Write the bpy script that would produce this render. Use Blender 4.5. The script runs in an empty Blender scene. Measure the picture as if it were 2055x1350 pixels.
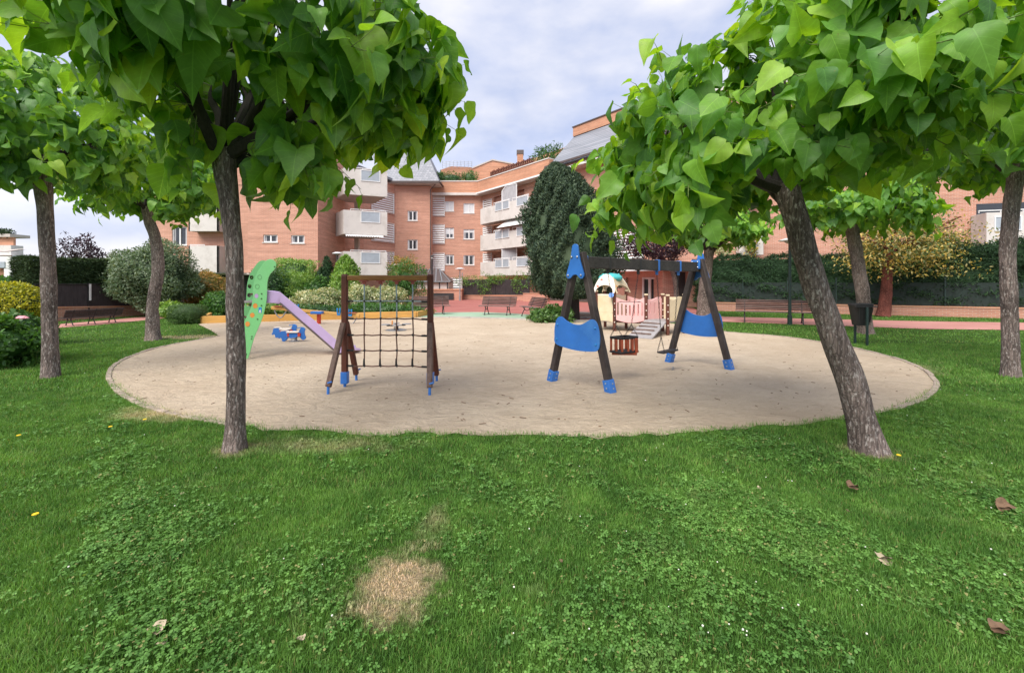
import bpy, math, random
import numpy as np
from mathutils import Vector, Matrix, noise
from mathutils.geometry import tessellate_polygon
R = math.radians
rnd = random.Random(7)
nrs = np.random.RandomState(11)
scene = bpy.context.scene
COL = scene.collection

# ------------------------------------------------------------------ camera
F, CX, HY, EYE = 862.0, 1027.5, 565.0, 1.6
cam_d = bpy.data.cameras.new('camera'); cam = bpy.data.objects.new('camera', cam_d); COL.objects.link(cam)
cam.location = (0, 0, EYE); cam.rotation_euler = (R(90), 0, 0)
cam_d.sensor_width = 36; cam_d.lens = 36*F/2055; cam_d.shift_y = -110/2055
cam_d.clip_start = 0.05; cam_d.clip_end = 1500
scene.camera = cam

# ------------------------------------------------------------------ light
SUN_EL, SUN_AZ = R(50), R(-150)      # high, veiled, to the left and a little behind the camera
world = bpy.data.worlds.new('World'); scene.world = world; world.use_nodes = True
wn, wl = world.node_tree.nodes, world.node_tree.links
bg = wn['Background']; bg.inputs[1].default_value = 0.13
sky = wn.new('ShaderNodeTexSky'); sky.sky_type = 'NISHITA'; sky.sun_disc = False
sky.sun_elevation = SUN_EL; sky.sun_rotation = SUN_AZ; sky.dust_density = 1.5; sky.ozone_density = 2.0
tc = wn.new('ShaderNodeTexCoord')
mp = wn.new('ShaderNodeMapping'); mp.inputs['Scale'].default_value = (1.0, 1.0, 2.2); mp.inputs['Location'].default_value = (3.1, 0.4, 0.2)
n1 = wn.new('ShaderNodeTexNoise'); n1.inputs['Scale'].default_value = 1.7; n1.inputs['Detail'].default_value = 8; n1.inputs['Roughness'].default_value = .52; n1.inputs['Distortion'].default_value = .5
n2 = wn.new('ShaderNodeTexNoise'); n2.inputs['Scale'].default_value = 3.4; n2.inputs['Detail'].default_value = 7; n2.inputs['Roughness'].default_value = .5
r1 = wn.new('ShaderNodeValToRGB'); r1.color_ramp.elements[0].position = .36; r1.color_ramp.elements[1].position = .60
r1.color_ramp.elements[0].color = (.78, .78, .78, 1); r1.color_ramp.elements[1].color = (.97, .97, .97, 1)
r2 = wn.new('ShaderNodeValToRGB'); r2.color_ramp.elements[0].position = .36; r2.color_ramp.elements[1].position = .62
r2.color_ramp.elements[0].color = (2.55, 2.9, 3.95, 1); r2.color_ramp.elements[1].color = (4.6, 4.55, 4.75, 1)
hs = wn.new('ShaderNodeMixRGB'); hs.blend_type = 'MULTIPLY'; hs.inputs[0].default_value = 1; hs.inputs[2].default_value = (1.5, 1.3, 1.4, 1)
mx = wn.new('ShaderNodeMixRGB')
wl.new(tc.outputs['Generated'], mp.inputs[0]); wl.new(mp.outputs[0], n1.inputs[0]); wl.new(mp.outputs[0], n2.inputs[0])
wl.new(n1.outputs[0], r1.inputs[0]); wl.new(n2.outputs[0], r2.inputs[0]); wl.new(r1.outputs[0], mx.inputs[0])
wl.new(sky.outputs[0], hs.inputs[1]); wl.new(hs.outputs[0], mx.inputs[1]); wl.new(r2.outputs[0], mx.inputs[2]); wl.new(mx.outputs[0], bg.inputs[0])
sd = bpy.data.lights.new('sun', 'SUN'); sd.energy = 2.9; sd.angle = R(45); sd.color = (1, .95, .86)
sun = bpy.data.objects.new('sun', sd); COL.objects.link(sun)
# direction towards the sun: azimuth measured from +Y, negative to the left
sv = Vector((math.sin(SUN_AZ)*math.cos(SUN_EL), math.cos(SUN_AZ)*math.cos(SUN_EL), math.sin(SUN_EL)))
sun.rotation_euler = sv.to_track_quat('Z', 'Y').to_euler()
scene.view_settings.view_transform = 'Standard'; scene.view_settings.look = 'None'
scene.view_settings.exposure = 0.8; scene.view_settings.gamma = 1
scene.render.engine = 'CYCLES'
scene.cycles.max_bounces = 8; scene.cycles.transmission_bounces = 6; scene.cycles.use_denoising = True

# ------------------------------------------------------------------ pixel to place
def G(px, py): 
    Y = F*EYE/(py-HY); return Vector(((px-CX)/F*Y, Y, 0))
def P(px, py, Y): return Vector(((px-CX)/F*Y, Y, EYE-(py-HY)/F*Y))
def X_(px, Y): return (px-CX)/F*Y
def Z_(py, Y): return EYE-(py-HY)/F*Y

# ------------------------------------------------------------------ materials
def nd(nt, t, **kw):
    n = nt.nodes.new(t)
    for k, v in kw.items():
        if k in n.inputs.keys(): n.inputs[k].default_value = v
        else: setattr(n, k, v)
    return n
def newmat(name):
    m = bpy.data.materials.new(name); m.use_nodes = True
    return m, m.node_tree, m.node_tree.nodes['Principled BSDF']
def c4(c): return (c[0], c[1], c[2], 1)
def mixc(nt, fac, a, b, mode='MIX'):
    m = nt.nodes.new('ShaderNodeMixRGB'); m.blend_type = mode
    for i, v in enumerate((fac, a, b)):
        if isinstance(v, bpy.types.NodeSocket): nt.links.new(v, m.inputs[i])
        elif isinstance(v, (tuple, list)): m.inputs[i].default_value = c4(v)
        else: m.inputs[i].default_value = v
    return m.outputs[0]
def mathn(nt, op, *a):
    m = nt.nodes.new('ShaderNodeMath'); m.operation = op
    for i, v in enumerate(a):
        if isinstance(v, bpy.types.NodeSocket): nt.links.new(v, m.inputs[i])
        else: m.inputs[i].default_value = v
    return m.outputs[0]
def ramp(nt, src, p0, p1, c0=(0,0,0), c1=(1,1,1), mids=()):
    r = nt.nodes.new('ShaderNodeValToRGB'); e = r.color_ramp.elements
    e[0].position = p0; e[1].position = p1; e[0].color = c4(c0); e[1].color = c4(c1)
    for p, c in mids:
        x = e.new(p); x.color = c4(c)
    nt.links.new(src, r.inputs[0]); return r.outputs[0]
def noise_(nt, scale, detail=4, rough=.55, vec=None, stretch=None, dist=0):
    n = nt.nodes.new('ShaderNodeTexNoise'); n.inputs['Scale'].default_value = scale
    n.inputs['Detail'].default_value = detail; n.inputs['Roughness'].default_value = rough; n.inputs['Distortion'].default_value = dist
    if vec is None:
        vec = nt.nodes.new('ShaderNodeNewGeometry').outputs['Position']
    if stretch:
        mp = nt.nodes.new('ShaderNodeMapping'); mp.inputs['Scale'].default_value = stretch
        nt.links.new(vec, mp.inputs[0]); vec = mp.outputs[0]
    nt.links.new(vec, n.inputs['Vector']); return n.outputs[0]
def bump(nt, bsdf, h, strength=.4, dist=.01):
    b = nt.nodes.new('ShaderNodeBump'); b.inputs['Strength'].default_value = strength; b.inputs['Distance'].default_value = dist
    nt.links.new(h, b.inputs['Height']); nt.links.new(b.outputs[0], bsdf.inputs['Normal'])
def objvec(nt): return nt.nodes.new('ShaderNodeTexCoord').outputs['Object']

def plain(name, col, rough=.6, var=.15, scale=6, metal=0, bstr=.15, dirt=None, stretch=None, spec=.5, bdist=.004):
    m, nt, b = newmat(name)
    v = objvec(nt)
    n = noise_(nt, scale, 6, .6, v, stretch)
    lo = tuple(c*(1-var) for c in col); hi = tuple(min(1, c*(1+var)) for c in col)
    c = ramp(nt, n, .3, .7, lo, hi)
    if dirt:
        n2 = noise_(nt, scale*.35+.6, 8, .7, v)
        c = mixc(nt, ramp(nt, n2, .5, .72), c, dirt)
    nt.links.new(c, b.inputs['Base Color']); b.inputs['Roughness'].default_value = rough
    b.inputs['Metallic'].default_value = metal; b.inputs['Specular IOR Level'].default_value = spec
    if bstr: bump(nt, b, noise_(nt, scale*6, 4, .6, v, stretch), bstr, bdist)
    return m

def wood(name, col, worn, rough=.65, k=1.0, axis=2):
    m, nt, b = newmat(name); v = objvec(nt)
    s = [14*k, 14*k, 14*k]; s[axis] = .9*k
    n = noise_(nt, 3, 8, .65, v, tuple(s), .3)
    n2 = noise_(nt, 2.3, 6, .7, v)
    c = ramp(nt, n, .32, .7, tuple(x*.55 for x in col), tuple(x*1.35 for x in col))
    c = mixc(nt, ramp(nt, n2, .45, .75), c, worn)
    nt.links.new(c, b.inputs['Base Color']); b.inputs['Roughness'].default_value = rough; b.inputs['Specular IOR Level'].default_value = .3
    bump(nt, b, n, .5, .004); return m

def brick(name, c1, c2, mortar, shade=1.0):
    m, nt, b = newmat(name)
    g = nt.nodes.new('ShaderNodeNewGeometry')
    cr = nd(nt, 'ShaderNodeVectorMath', operation='CROSS_PRODUCT'); nt.links.new(g.outputs['True Normal'], cr.inputs[0]); cr.inputs[1].default_value = (0, 0, 1)
    dt = nd(nt, 'ShaderNodeVectorMath', operation='DOT_PRODUCT'); nt.links.new(g.outputs['Position'], dt.inputs[0]); nt.links.new(cr.outputs[0], dt.inputs[1])
    sx = nt.nodes.new('ShaderNodeSeparateXYZ'); nt.links.new(g.outputs['Position'], sx.inputs[0])
    cb = nt.nodes.new('ShaderNodeCombineXYZ'); nt.links.new(dt.outputs['Value'], cb.inputs[0]); nt.links.new(sx.outputs[2], cb.inputs[1])
    t = nt.nodes.new('ShaderNodeTexBrick'); nt.links.new(cb.outputs[0], t.inputs[0])
    t.inputs['Scale'].default_value = 1; t.inputs['Brick Width'].default_value = .25; t.inputs['Row Height'].default_value = .075
    t.inputs['Mortar Size'].default_value = .010; t.inputs['Mortar Smooth'].default_value = .3; t.inputs['Bias'].default_value = 0
    t.inputs['Color1'].default_value = c4(c1); t.inputs['Color2'].default_value = c4(c2); t.inputs['Mortar'].default_value = c4(mortar)
    # courses of slightly different firing, and rain staining of its own shape
    row = noise_(nt, 1, 3, .6, cb.outputs[0], (.35, 5.2, 1))
    big = noise_(nt, .35, 6, .65, cb.outputs[0])
    c = mixc(nt, 1, t.outputs[0], ramp(nt, row, .3, .7, (.82,)*3, (1.14,)*3), 'MULTIPLY')
    c = mixc(nt, 1, c, ramp(nt, big, .3, .7, (.88, .86, .84), (1.08, 1.08, 1.08)), 'MULTIPLY')
    nt.links.new(c, b.inputs['Base Color']); b.inputs['Roughness'].default_value = .85; b.inputs['Specular IOR Level'].default_value = .25
    bump(nt, b, t.outputs['Fac'], -.35, .01); return m

def leafmat(name, cols, trans=.35, rough=.42, tcol=None, veins=False, spec=.45):
    m, nt, b = newmat(name)
    g = nt.nodes.new('ShaderNodeNewGeometry')
    k = len(cols)
    c = ramp(nt, g.outputs['Random Per Island'], 0, 1, cols[0], cols[-1], [(i/(k-1), cols[i]) for i in range(1, k-1)])
    big = noise_(nt, .9, 3, .5)
    c = mixc(nt, 1, c, ramp(nt, big, .35, .68, (.82, .86, .8), (1.15, 1.1, 1.1)), 'MULTIPLY')
    if veins:
        uv = nt.nodes.new('ShaderNodeUVMap'); s = nt.nodes.new('ShaderNodeSeparateXYZ'); nt.links.new(uv.outputs[0], s.inputs[0])
        au = mathn(nt, 'ABSOLUTE', mathn(nt, 'SUBTRACT', s.outputs[0], .5))
        mid = mathn(nt, 'LESS_THAN', au, .012)
        w = mathn(nt, 'FRACT', mathn(nt, 'MULTIPLY', mathn(nt, 'SUBTRACT', s.outputs[1], mathn(nt, 'MULTIPLY', au, .75)), 6.0))
        sv_ = mathn(nt, 'LESS_THAN', w, .09)
        vv = mathn(nt, 'MAXIMUM', mid, mathn(nt, 'MULTIPLY', sv_, .55))
        c = mixc(nt, mathn(nt, 'MULTIPLY', vv, .26), c, tuple(min(1, x*1.9+.03) for x in cols[len(cols)//2]))
        q = noise_(nt, 16, 3, .6)
        sp_ = noise_(nt, 38, 3, .6); c = mixc(nt, mathn(nt, 'MULTIPLY', ramp(nt, sp_, .70, .74), .55), c, (.20, .15, .04))
        c = mixc(nt, 1, c, ramp(nt, q, .3, .7, (.86,)*3, (1.1,)*3), 'MULTIPLY')
        bump(nt, b, mathn(nt, 'ADD', mathn(nt, 'MULTIPLY', vv, -.6), w), .35, .006)
    nt.links.new(c, b.inputs['Base Color']); b.inputs['Roughness'].default_value = rough; b.inputs['Specular IOR Level'].default_value = spec
    tr = nt.nodes.new('ShaderNodeBsdfTranslucent')
    tc_ = mixc(nt, 1, c, tcol or (1.9, 1.75, .7), 'MULTIPLY'); nt.links.new(tc_, tr.inputs[0])
    ms = nt.nodes.new('ShaderNodeMixShader'); ms.inputs[0].default_value = trans
    nt.links.new(b.outputs[0], ms.inputs[1]); nt.links.new(tr.outputs[0], ms.inputs[2])
    nt.links.new(ms.outputs[0], nt.nodes['Material Output'].inputs[0]); return m

def barkmat(name, dark, light, spots, k=1.0):
    m, nt, b = newmat(name); v = objvec(nt)
    n = noise_(nt, 3*k, 9, .75, v, (11, 11, 1.1), .6)
    vo = nt.nodes.new('ShaderNodeTexVoronoi'); vo.feature = 'DISTANCE_TO_EDGE'; vo.inputs['Scale'].default_value = 3.4*k
    mp = nt.nodes.new('ShaderNodeMapping'); mp.inputs['Scale'].default_value = (9, 9, .95)
    dn = noise_(nt, 6, 4, .6, v)
    ad = nd(nt, 'ShaderNodeVectorMath', operation='ADD'); sc_ = nd(nt, 'ShaderNodeVectorMath', operation='SCALE'); sc_.inputs['Scale'].default_value = .12
    nt.links.new(dn, sc_.inputs[0]); nt.links.new(v, ad.inputs[0]); nt.links.new(sc_.outputs[0], ad.inputs[1])
    nt.links.new(ad.outputs[0], mp.inputs[0]); nt.links.new(mp.outputs[0], vo.inputs['Vector'])
    crack = ramp(nt, vo.outputs['Distance'], 0, .22, (.45, .45, .45))
    c = ramp(nt, n, .3, .68, dark, light)
    c = mixc(nt, crack, tuple(x*.45 for x in dark), c)
    patch = noise_(nt, 1.5, 5, .6, v, (1.3, 1.3, .8))
    c = mixc(nt, 1, c, ramp(nt, patch, .35, .65, (.55, .53, .52), (1.35, 1.3, 1.28)), 'MULTIPLY')
    fl = noise_(nt, 26, 3, .7, v, (1.6, 1.6, .6))
    c = mixc(nt, mathn(nt, 'MULTIPLY', ramp(nt, fl, .54, .66), .75), c, spots)
    nt.links.new(c, b.inputs['Base Color']); b.inputs['Roughness'].default_value = .92; b.inputs['Specular IOR Level'].default_value = .2
    h = mathn(nt, 'ADD', mathn(nt, 'MULTIPLY', crack, .8), n); bump(nt, b, h, .8, .022); return m

M = {}
BR1, BR2, MOR = (.57, .27, .19), (.49, .22, .15), (.60, .45, .37)
M['brick'] = brick('brick', BR1, BR2, MOR)
M['brick_low'] = brick('brick_low', (.52, .24, .165), (.43, .185, .13), (.48, .36, .29))
M['brick_orange'] = brick('brick_orange', (.58, .27, .16), (.50, .22, .13), (.52, .36, .27))
M['panel'] = plain('panel', (.62, .58, .55), .8, .05, 1.5, dirt=(.47, .43, .40), bstr=.1)
M['white'] = plain('white', (.78, .78, .79), .5, .05, 3, dirt=(.66, .65, .64), bstr=.05)
M['soffit'] = plain('soffit', (.50, .44, .40), .85, .06, 2)
M['dark'] = plain('dark', (.02, .02, .022), .6, .3, 3)
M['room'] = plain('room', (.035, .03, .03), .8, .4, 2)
M['slate'] = None
M['glass'] = plain('glass', (.035, .04, .048), .06, .3, 1.2, bstr=0, spec=.8)
M['glass_blue'] = plain('glass_blue', (.36, .40, .45), .3, .12, 2, bstr=0, spec=.7)
M['blind'] = plain('blind', (.70, .71, .74), .55, .04, 3, bstr=0)
M['curtain'] = plain('curtain', (.36, .35, .37), .8, .35, 6, stretch=(9, 9, .4))
M['gutter'] = plain('gutter', (.10, .075, .07), .5, .2, 3)
M['steel'] = plain('steel', (.45, .46, .48), .38, .2, 8, metal=.9)
M['galv'] = plain('galv', (.33, .34, .36), .5, .25, 10, metal=.6)
M['iron'] = plain('iron', (.028, .026, .028), .5, .3, 10)
M['iron_green'] = plain('iron_green', (.012, .03, .026), .45, .25, 8)
m, nt, b = newmat('slate'); v = nt.nodes.new('ShaderNodeNewGeometry').outputs['Position']
t = nt.nodes.new('ShaderNodeTexBrick'); sp = nt.nodes.new('ShaderNodeSeparateXYZ'); nt.links.new(v, sp.inputs[0]); cb = nt.nodes.new('ShaderNodeCombineXYZ')
nt.links.new(mathn(nt, 'ADD', sp.outputs[0], mathn(nt, 'MULTIPLY', sp.outputs[1], .7)), cb.inputs[0]); nt.links.new(sp.outputs[2], cb.inputs[1]); nt.links.new(cb.outputs[0], t.inputs[0])
t.inputs['Scale'].default_value = 1; t.inputs['Brick Width'].default_value = .3; t.inputs['Row Height'].default_value = .2; t.inputs['Mortar Size'].default_value = .012
t.inputs['Color1'].default_value = (.20, .215, .25, 1); t.inputs['Color2'].default_value = (.29, .30, .34, 1); t.inputs['Mortar'].default_value = (.12, .125, .14, 1)
nt.links.new(t.outputs[0], b.inputs['Base Color']); b.inputs['Roughness'].default_value = .55; bump(nt, b, t.outputs['Fac'], -.4, .02); M['slate'] = m

# playground paints
M['blue'] = plain('blue', (.028, .16, .53), .42, .14, 3, dirt=(.055, .21, .54), bstr=.08)
M['blue_light'] = plain('blue_light', (.02, .22, .55), .4, .1, 3)
M['lilac'] = plain('lilac', (.46, .35, .58), .42, .08, 1.6, dirt=(.40, .31, .50), bstr=.06)
M['green_panel'] = plain('green_panel', (.18, .52, .20), .4, .06, 1.4, dirt=(.22, .56, .25), bstr=.06)
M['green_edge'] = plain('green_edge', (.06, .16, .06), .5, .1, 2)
M['orange'] = plain('orange', (.70, .27, .05), .45, .1, 4)
M['pink'] = plain('pink', (.72, .42, .41), .5, .08, 2.5, dirt=(.70, .34, .33))
M['cream'] = plain('cream', (.64, .53, .36), .55, .08, 2.5, dirt=(.55, .43, .24))
M['turquoise'] = plain('turquoise', (.06, .42, .42), .5, .1, 3)
M['offwhite'] = plain('offwhite', (.76, .68, .60), .55, .06, 3)
M['clamp'] = plain('clamp', (.26, .06, .045), .6, .2, 8)
M['red'] = plain('red', (.62, .06, .025), .45, .12, 4)
M['redwood'] = plain('redwood', (.36, .075, .03), .45, .25, 8)
M['timber_dark'] = wood('timber_dark', (.048, .038, .036), (.095, .078, .072))
M['timber_red'] = wood('timber_red', (.125, .040, .026), (.10, .045, .032))
M['timber_worn'] = wood('timber_worn', (.13, .075, .058), (.24, .18, .15))
M['timber_beam'] = wood('timber_beam', (.30, .15, .045), (.22, .085, .04), axis=0)
M['beam_dark'] = wood('beam_dark', (.05, .045, .044), (.095, .085, .08), axis=0)
M['bench_wood'] = wood('bench_wood', (.17, .105, .095), (.25, .18, .165), axis=0)
M['bench_dark'] = wood('bench_dark', (.04, .024, .022), (.055, .036, .034), axis=0)
M['grip'] = plain('grip', (.30, .28, .28), .8, .2, 10, dirt=(.22, .2, .2))
M['rope_blue'] = plain('rope_blue', (.30, .38, .40), .9, .3, 60, bstr=.5)
M['rope_brown'] = plain('rope_brown', (.16, .085, .065), .9, .3, 60, bstr=.5)
M['rubber'] = plain('rubber', (.014, .014, .015), .6, .3, 12)
M['yellow_wood'] = plain('yellow_wood', (.62, .34, .085), .6, .14, 2, dirt=(.50, .27, .08), stretch=(.5, .5, 6))
M['bark'] = barkmat('bark', (.075, .062, .058), (.34, .275, .25), (.50, .45, .42))
M['bark_far'] = barkmat('bark_far', (.10, .078, .068), (.28, .22, .195), (.40, .35, .32), .8)
M['bark_red'] = barkmat('bark_red', (.10, .028, .022), (.24, .085, .065), (.28, .12, .10))
M['twig'] = plain('twig', (.07, .075, .035), .7, .3, 20)
M['limb'] = plain('limb', (.035, .028, .026), .9, .4, 20, bstr=.6, stretch=(3, 3, 1))
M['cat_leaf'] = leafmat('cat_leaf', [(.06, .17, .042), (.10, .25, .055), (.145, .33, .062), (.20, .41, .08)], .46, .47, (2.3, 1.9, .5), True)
M['cat_leaf_lit'] = leafmat('cat_leaf_lit', [(.11, .28, .032), (.18, .38, .040), (.25, .47, .05), (.34, .54, .075)], .45, .47, (2.0, 1.7, .45), True)  # brighter copy of the leaf colour, for the sunlit top and rim
M['petiole'] = plain('petiole', (.16, .22, .06), .6, .2, 20, bstr=0)
M['hedge'] = leafmat('hedge', [(.022, .045, .018), (.035, .065, .024), (.05, .085, .03)], .12, .6, spec=.2)
M['hedge_r'] = leafmat('hedge_r', [(.014, .036, .018), (.024, .058, .026), (.045, .10, .038)], .14, .6, spec=.2)
M['conifer'] = leafmat('conifer', [(.022, .045, .030), (.04, .07, .045), (.065, .105, .058), (.095, .135, .08)], .12, .6, spec=.25)
M['greygreen'] = leafmat('greygreen', [(.06, .11, .05), (.10, .165, .08), (.15, .22, .12), (.24, .30, .20)], .22)
M['yellowball'] = leafmat('yellowball', [(.20, .24, .02), (.38, .40, .025), (.58, .52, .03), (.10, .15, .02)], .3)
M['shrub'] = leafmat('shrub', [(.04, .11, .025), (.07, .18, .035), (.11, .25, .05)], .28)
M['shrub_bright'] = leafmat('shrub_bright', [(.09, .20, .03), (.15, .29, .045), (.22, .38, .07), (.30, .42, .13)], .3)
M['variegated'] = leafmat('variegated', [(.08, .16, .05), (.28, .33, .16), (.50, .50, .30), (.62, .60, .42), (.12, .22, .06)], .25)
M['rusty'] = leafmat('rusty', [(.12, .17, .04), (.26, .20, .05), (.42, .22, .06), (.50, .30, .09), (.10, .18, .04)], .28)
M['purple'] = leafmat('purple', [(.020, .010, .018), (.035, .016, .028), (.07, .035, .055)], .2, .4, (1.6, 1, 1.2))
M['golden'] = leafmat('golden', [(.05, .10, .03), (.08, .14, .035), (.13, .19, .05), (.62, .42, .08), (.62, .48, .16), (.10, .14, .04), (.20, .20, .06), (.55, .50, .28)], .25)
M['boxwood'] = leafmat('boxwood', [(.05, .12, .03), (.08, .17, .04), (.13, .24, .06)], .2)
M['hedge_box'] = leafmat('hedge_box', [(.04, .09, .025), (.06, .125, .032), (.09, .17, .045)], .15, .55)
M['plant'] = leafmat('plant', [(.03, .08, .03), (.05, .13, .035), (.09, .20, .045)], .3)
M['ivy'] = leafmat('ivy', [(.06, .16, .03), (.13, .28, .05), (.22, .38, .08)], .3)
M['dryleaf'] = plain('dryleaf', (.44, .36, .25), .8, .3, 30, dirt=(.25, .14, .08))
M['dryleaf_brown'] = plain('dryleaf_brown', (.16, .095, .055), .8, .35, 30, dirt=(.10, .05, .03))
M['petal_y'] = plain('petal_y', (.85, .60, .02), .6, .1, 20, bstr=0)
M['petal_p'] = plain('petal_p', (.80, .36, .42), .6, .1, 20, bstr=0)
M['petal_w'] = plain('petal_w', (.75, .75, .66), .6, .1, 20, bstr=0)
M['brezo'] = plain('brezo', (.045, .036, .038), .9, .45, 5, stretch=(12, 12, .5), bstr=.6, dirt=(.075, .06, .06))
M['mesh_green'] = plain('mesh_green', (.014, .026, .022), .85, .4, 4)
M['kerb'] = None

# ------------------------------------------------------------------ lawn colours shared by soil and blades
DRY = G(790, 1172)
def lawn_color(nt, dark, light, dry, inside=1.0):
    g = nt.nodes.new('ShaderNodeNewGeometry').outputs['Position']
    n = noise_(nt, .9, 5, .6, g); n3 = noise_(nt, 4.5, 4, .6, g)
    c = ramp(nt, n, .34, .66, dark, light)
    c = mixc(nt, 1, c, ramp(nt, n3, .32, .66, (.66, .72, .68), (1.24, 1.15, 1.12)), 'MULTIPLY')
    n9 = noise_(nt, 1.9, 6, .7, g, None, 1.2); c = mixc(nt, mathn(nt, 'MULTIPLY', ramp(nt, n9, .56, .74), .38), c, tuple(a*.62+b*.38 for a, b in zip(light, dry)))
    def spot(x, y, rx, ry, soft, seed):
        s = nt.nodes.new('ShaderNodeSeparateXYZ'); nt.links.new(g, s.inputs[0])
        dx = mathn(nt, 'DIVIDE', mathn(nt, 'SUBTRACT', s.outputs[0], x), rx); dy = mathn(nt, 'DIVIDE', mathn(nt, 'SUBTRACT', s.outputs[1], y), ry)
        d = mathn(nt, 'SQRT', mathn(nt, 'ADD', mathn(nt, 'MULTIPLY', dx, dx), mathn(nt, 'MULTIPLY', dy, dy)))
        w = noise_(nt, seed, 6, .65, g)
        d = mathn(nt, 'ADD', d, mathn(nt, 'MULTIPLY', mathn(nt, 'SUBTRACT', w, .5), 2.2))
        return ramp(nt, d, 1-soft, 1.15, (1, 1, 1), (0, 0, 0))
    f = spot(DRY.x+.02, DRY.y-.0, .27, .34, .7, 9.0)
    a = G(875, 1050); f2 = spot(a.x, a.y, .12, .25, .95, 6.0)
    a = G(640, 895); f3 = spot(a.x, a.y, .95, .25, .8, 3.0)
    a = G(340, 830); f4 = spot(a.x, a.y, .8, .38, .8, 3.0)
    a = G(400, 676); f6 = spot(a.x, a.y, 1.6, .55, .6, 2.0)
    a = G(1790, 735); f7 = spot(a.x, a.y, .8, .8, .8, 2.0)
    a = G(470, 903); f8 = spot(a.x, a.y, .22, .22, .8, 6.0); a = G(1745, 905); f9 = spot(a.x, a.y, .28, .26, .8, 6.0)
    for ff, k in ((f8, .6), (f9, .6), (f, 1.0), (f2, .4), (f3, .4), (f4, .75), (f6, .7), (f7, .6)):
        c = mixc(nt, mathn(nt, 'MULTIPLY', ff, k), c, dry)
    return c, f
m, nt, b = newmat('lawn_soil')
c, _ = lawn_color(nt, (.045, .10, .018), (.08, .17, .028), (.42, .33, .21))
fine = noise_(nt, 60, 4, .7); c = mixc(nt, 1, c, ramp(nt, fine, .3, .7, (.5, .5, .5), (1.35, 1.35, 1.35)), 'MULTIPLY')
nt.links.new(c, b.inputs['Base Color']); b.inputs['Roughness'].default_value = .95; b.inputs['Specular IOR Level'].default_value = .1
bump(nt, b, fine, 1, .04); M['lawn'] = m
def blademat(name, dark, light, dry, trans):
    m, nt, b = newmat(name)
    c, f = lawn_color(nt, dark, light, dry)
    g = nt.nodes.new('ShaderNodeNewGeometry')
    c = mixc(nt, 1, c, ramp(nt, g.outputs['Random Per Island'], 0, 1, (.62, .66, .55), (1.5, 1.35, 1.5)), 'MULTIPLY')
    old = ramp(nt, g.outputs['Random Per Island'], .955, .965)
    c = mixc(nt, mathn(nt, 'MULTIPLY', old, .75), c, (.36, .30, .13))
    nt.links.new(c, b.inputs['Base Color']); b.inputs['Roughness'].default_value = .5; b.inputs['Specular IOR Level'].default_value = .3
    tr = nt.nodes.new('ShaderNodeBsdfTranslucent'); nt.links.new(mixc(nt, 1, c, (1.4, 1.3, .6), 'MULTIPLY'), tr.inputs[0])
    ms = nt.nodes.new('ShaderNodeMixShader'); ms.inputs[0].default_value = trans
    nt.links.new(b.outputs[0], ms.inputs[1]); nt.links.new(tr.outputs[0], ms.inputs[2]); nt.links.new(ms.outputs[0], nt.nodes['Material Output'].inputs[0])
    return m
M['blade'] = blademat('blade', (.092, .235, .045), (.155, .34, .068), (.70, .60, .43), .35)
M['clover'] = blademat('clover', (.09, .23, .048), (.15, .33, .072), (.46, .40, .22), .3)
# sand
m, nt, b = newmat('sand'); g = nt.nodes.new('ShaderNodeNewGeometry').outputs['Position']
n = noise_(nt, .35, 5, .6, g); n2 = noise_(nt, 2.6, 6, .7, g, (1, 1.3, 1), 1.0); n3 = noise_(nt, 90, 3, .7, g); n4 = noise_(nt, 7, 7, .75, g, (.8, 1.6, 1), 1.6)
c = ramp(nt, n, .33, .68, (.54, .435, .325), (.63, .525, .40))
c = mixc(nt, 1, c, ramp(nt, n4, .30, .52, (.84, .82, .80), (1.03, 1.03, 1.03)), 'MULTIPLY')  # lows of the bump noise tinted darker, relief shade put into the colour
c = mixc(nt, 1, c, ramp(nt, n3, .25, .75, (.80, .80, .80), (1.12, 1.12, 1.12)), 'MULTIPLY')
nt.links.new(c, b.inputs['Base Color']); b.inputs['Roughness'].default_value = .95; b.inputs['Specular IOR Level'].default_value = .15
n7 = noise_(nt, .8, 7, .7, g, None, .8); c = mixc(nt, 1, c, ramp(nt, n7, .34, .60, (.92, .90, .88), (1.03, 1.03, 1.03)), 'MULTIPLY'); nt.links.new(c, b.inputs['Base Color'])
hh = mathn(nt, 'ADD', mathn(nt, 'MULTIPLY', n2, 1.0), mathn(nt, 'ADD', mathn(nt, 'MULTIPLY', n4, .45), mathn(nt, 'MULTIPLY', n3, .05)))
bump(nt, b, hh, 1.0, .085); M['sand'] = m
def paving(name, c1, c2, sc=6):
    m, nt, b = newmat(name); n = noise_(nt, .6, 6, .65); n2 = noise_(nt, sc*12, 3, .6)
    c = ramp(nt, n, .32, .68, c1, c2); c = mixc(nt, 1, c, ramp(nt, n2, .3, .7, (.88,)*3, (1.1,)*3), 'MULTIPLY')
    nt.links.new(c, b.inputs['Base Color']); b.inputs['Roughness'].default_value = .85; b.inputs['Specular IOR Level'].default_value = .2
    bump(nt, b, n2, .3, .004); return m
M['red_court'] = paving('red_court', (.33, .115, .10), (.40, .16, .14))
M['green_court'] = paving('green_court', (.25, .38, .27), (.34, .46, .34))
M['path'] = paving('path', (.42, .19, .165), (.52, .27, .235))
M['kerb'] = plain('kerb', (.36, .29, .235), .9, .3, 7, dirt=(.24, .19, .155), bstr=.5)
M['kerb_grey'] = plain('kerb_grey', (.40, .37, .34), .9, .15, 4, dirt=(.30, .28, .25), bstr=.4)
M['soil'] = plain('soil', (.09, .06, .04), .95, .4, 8, bstr=.8)
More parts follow.
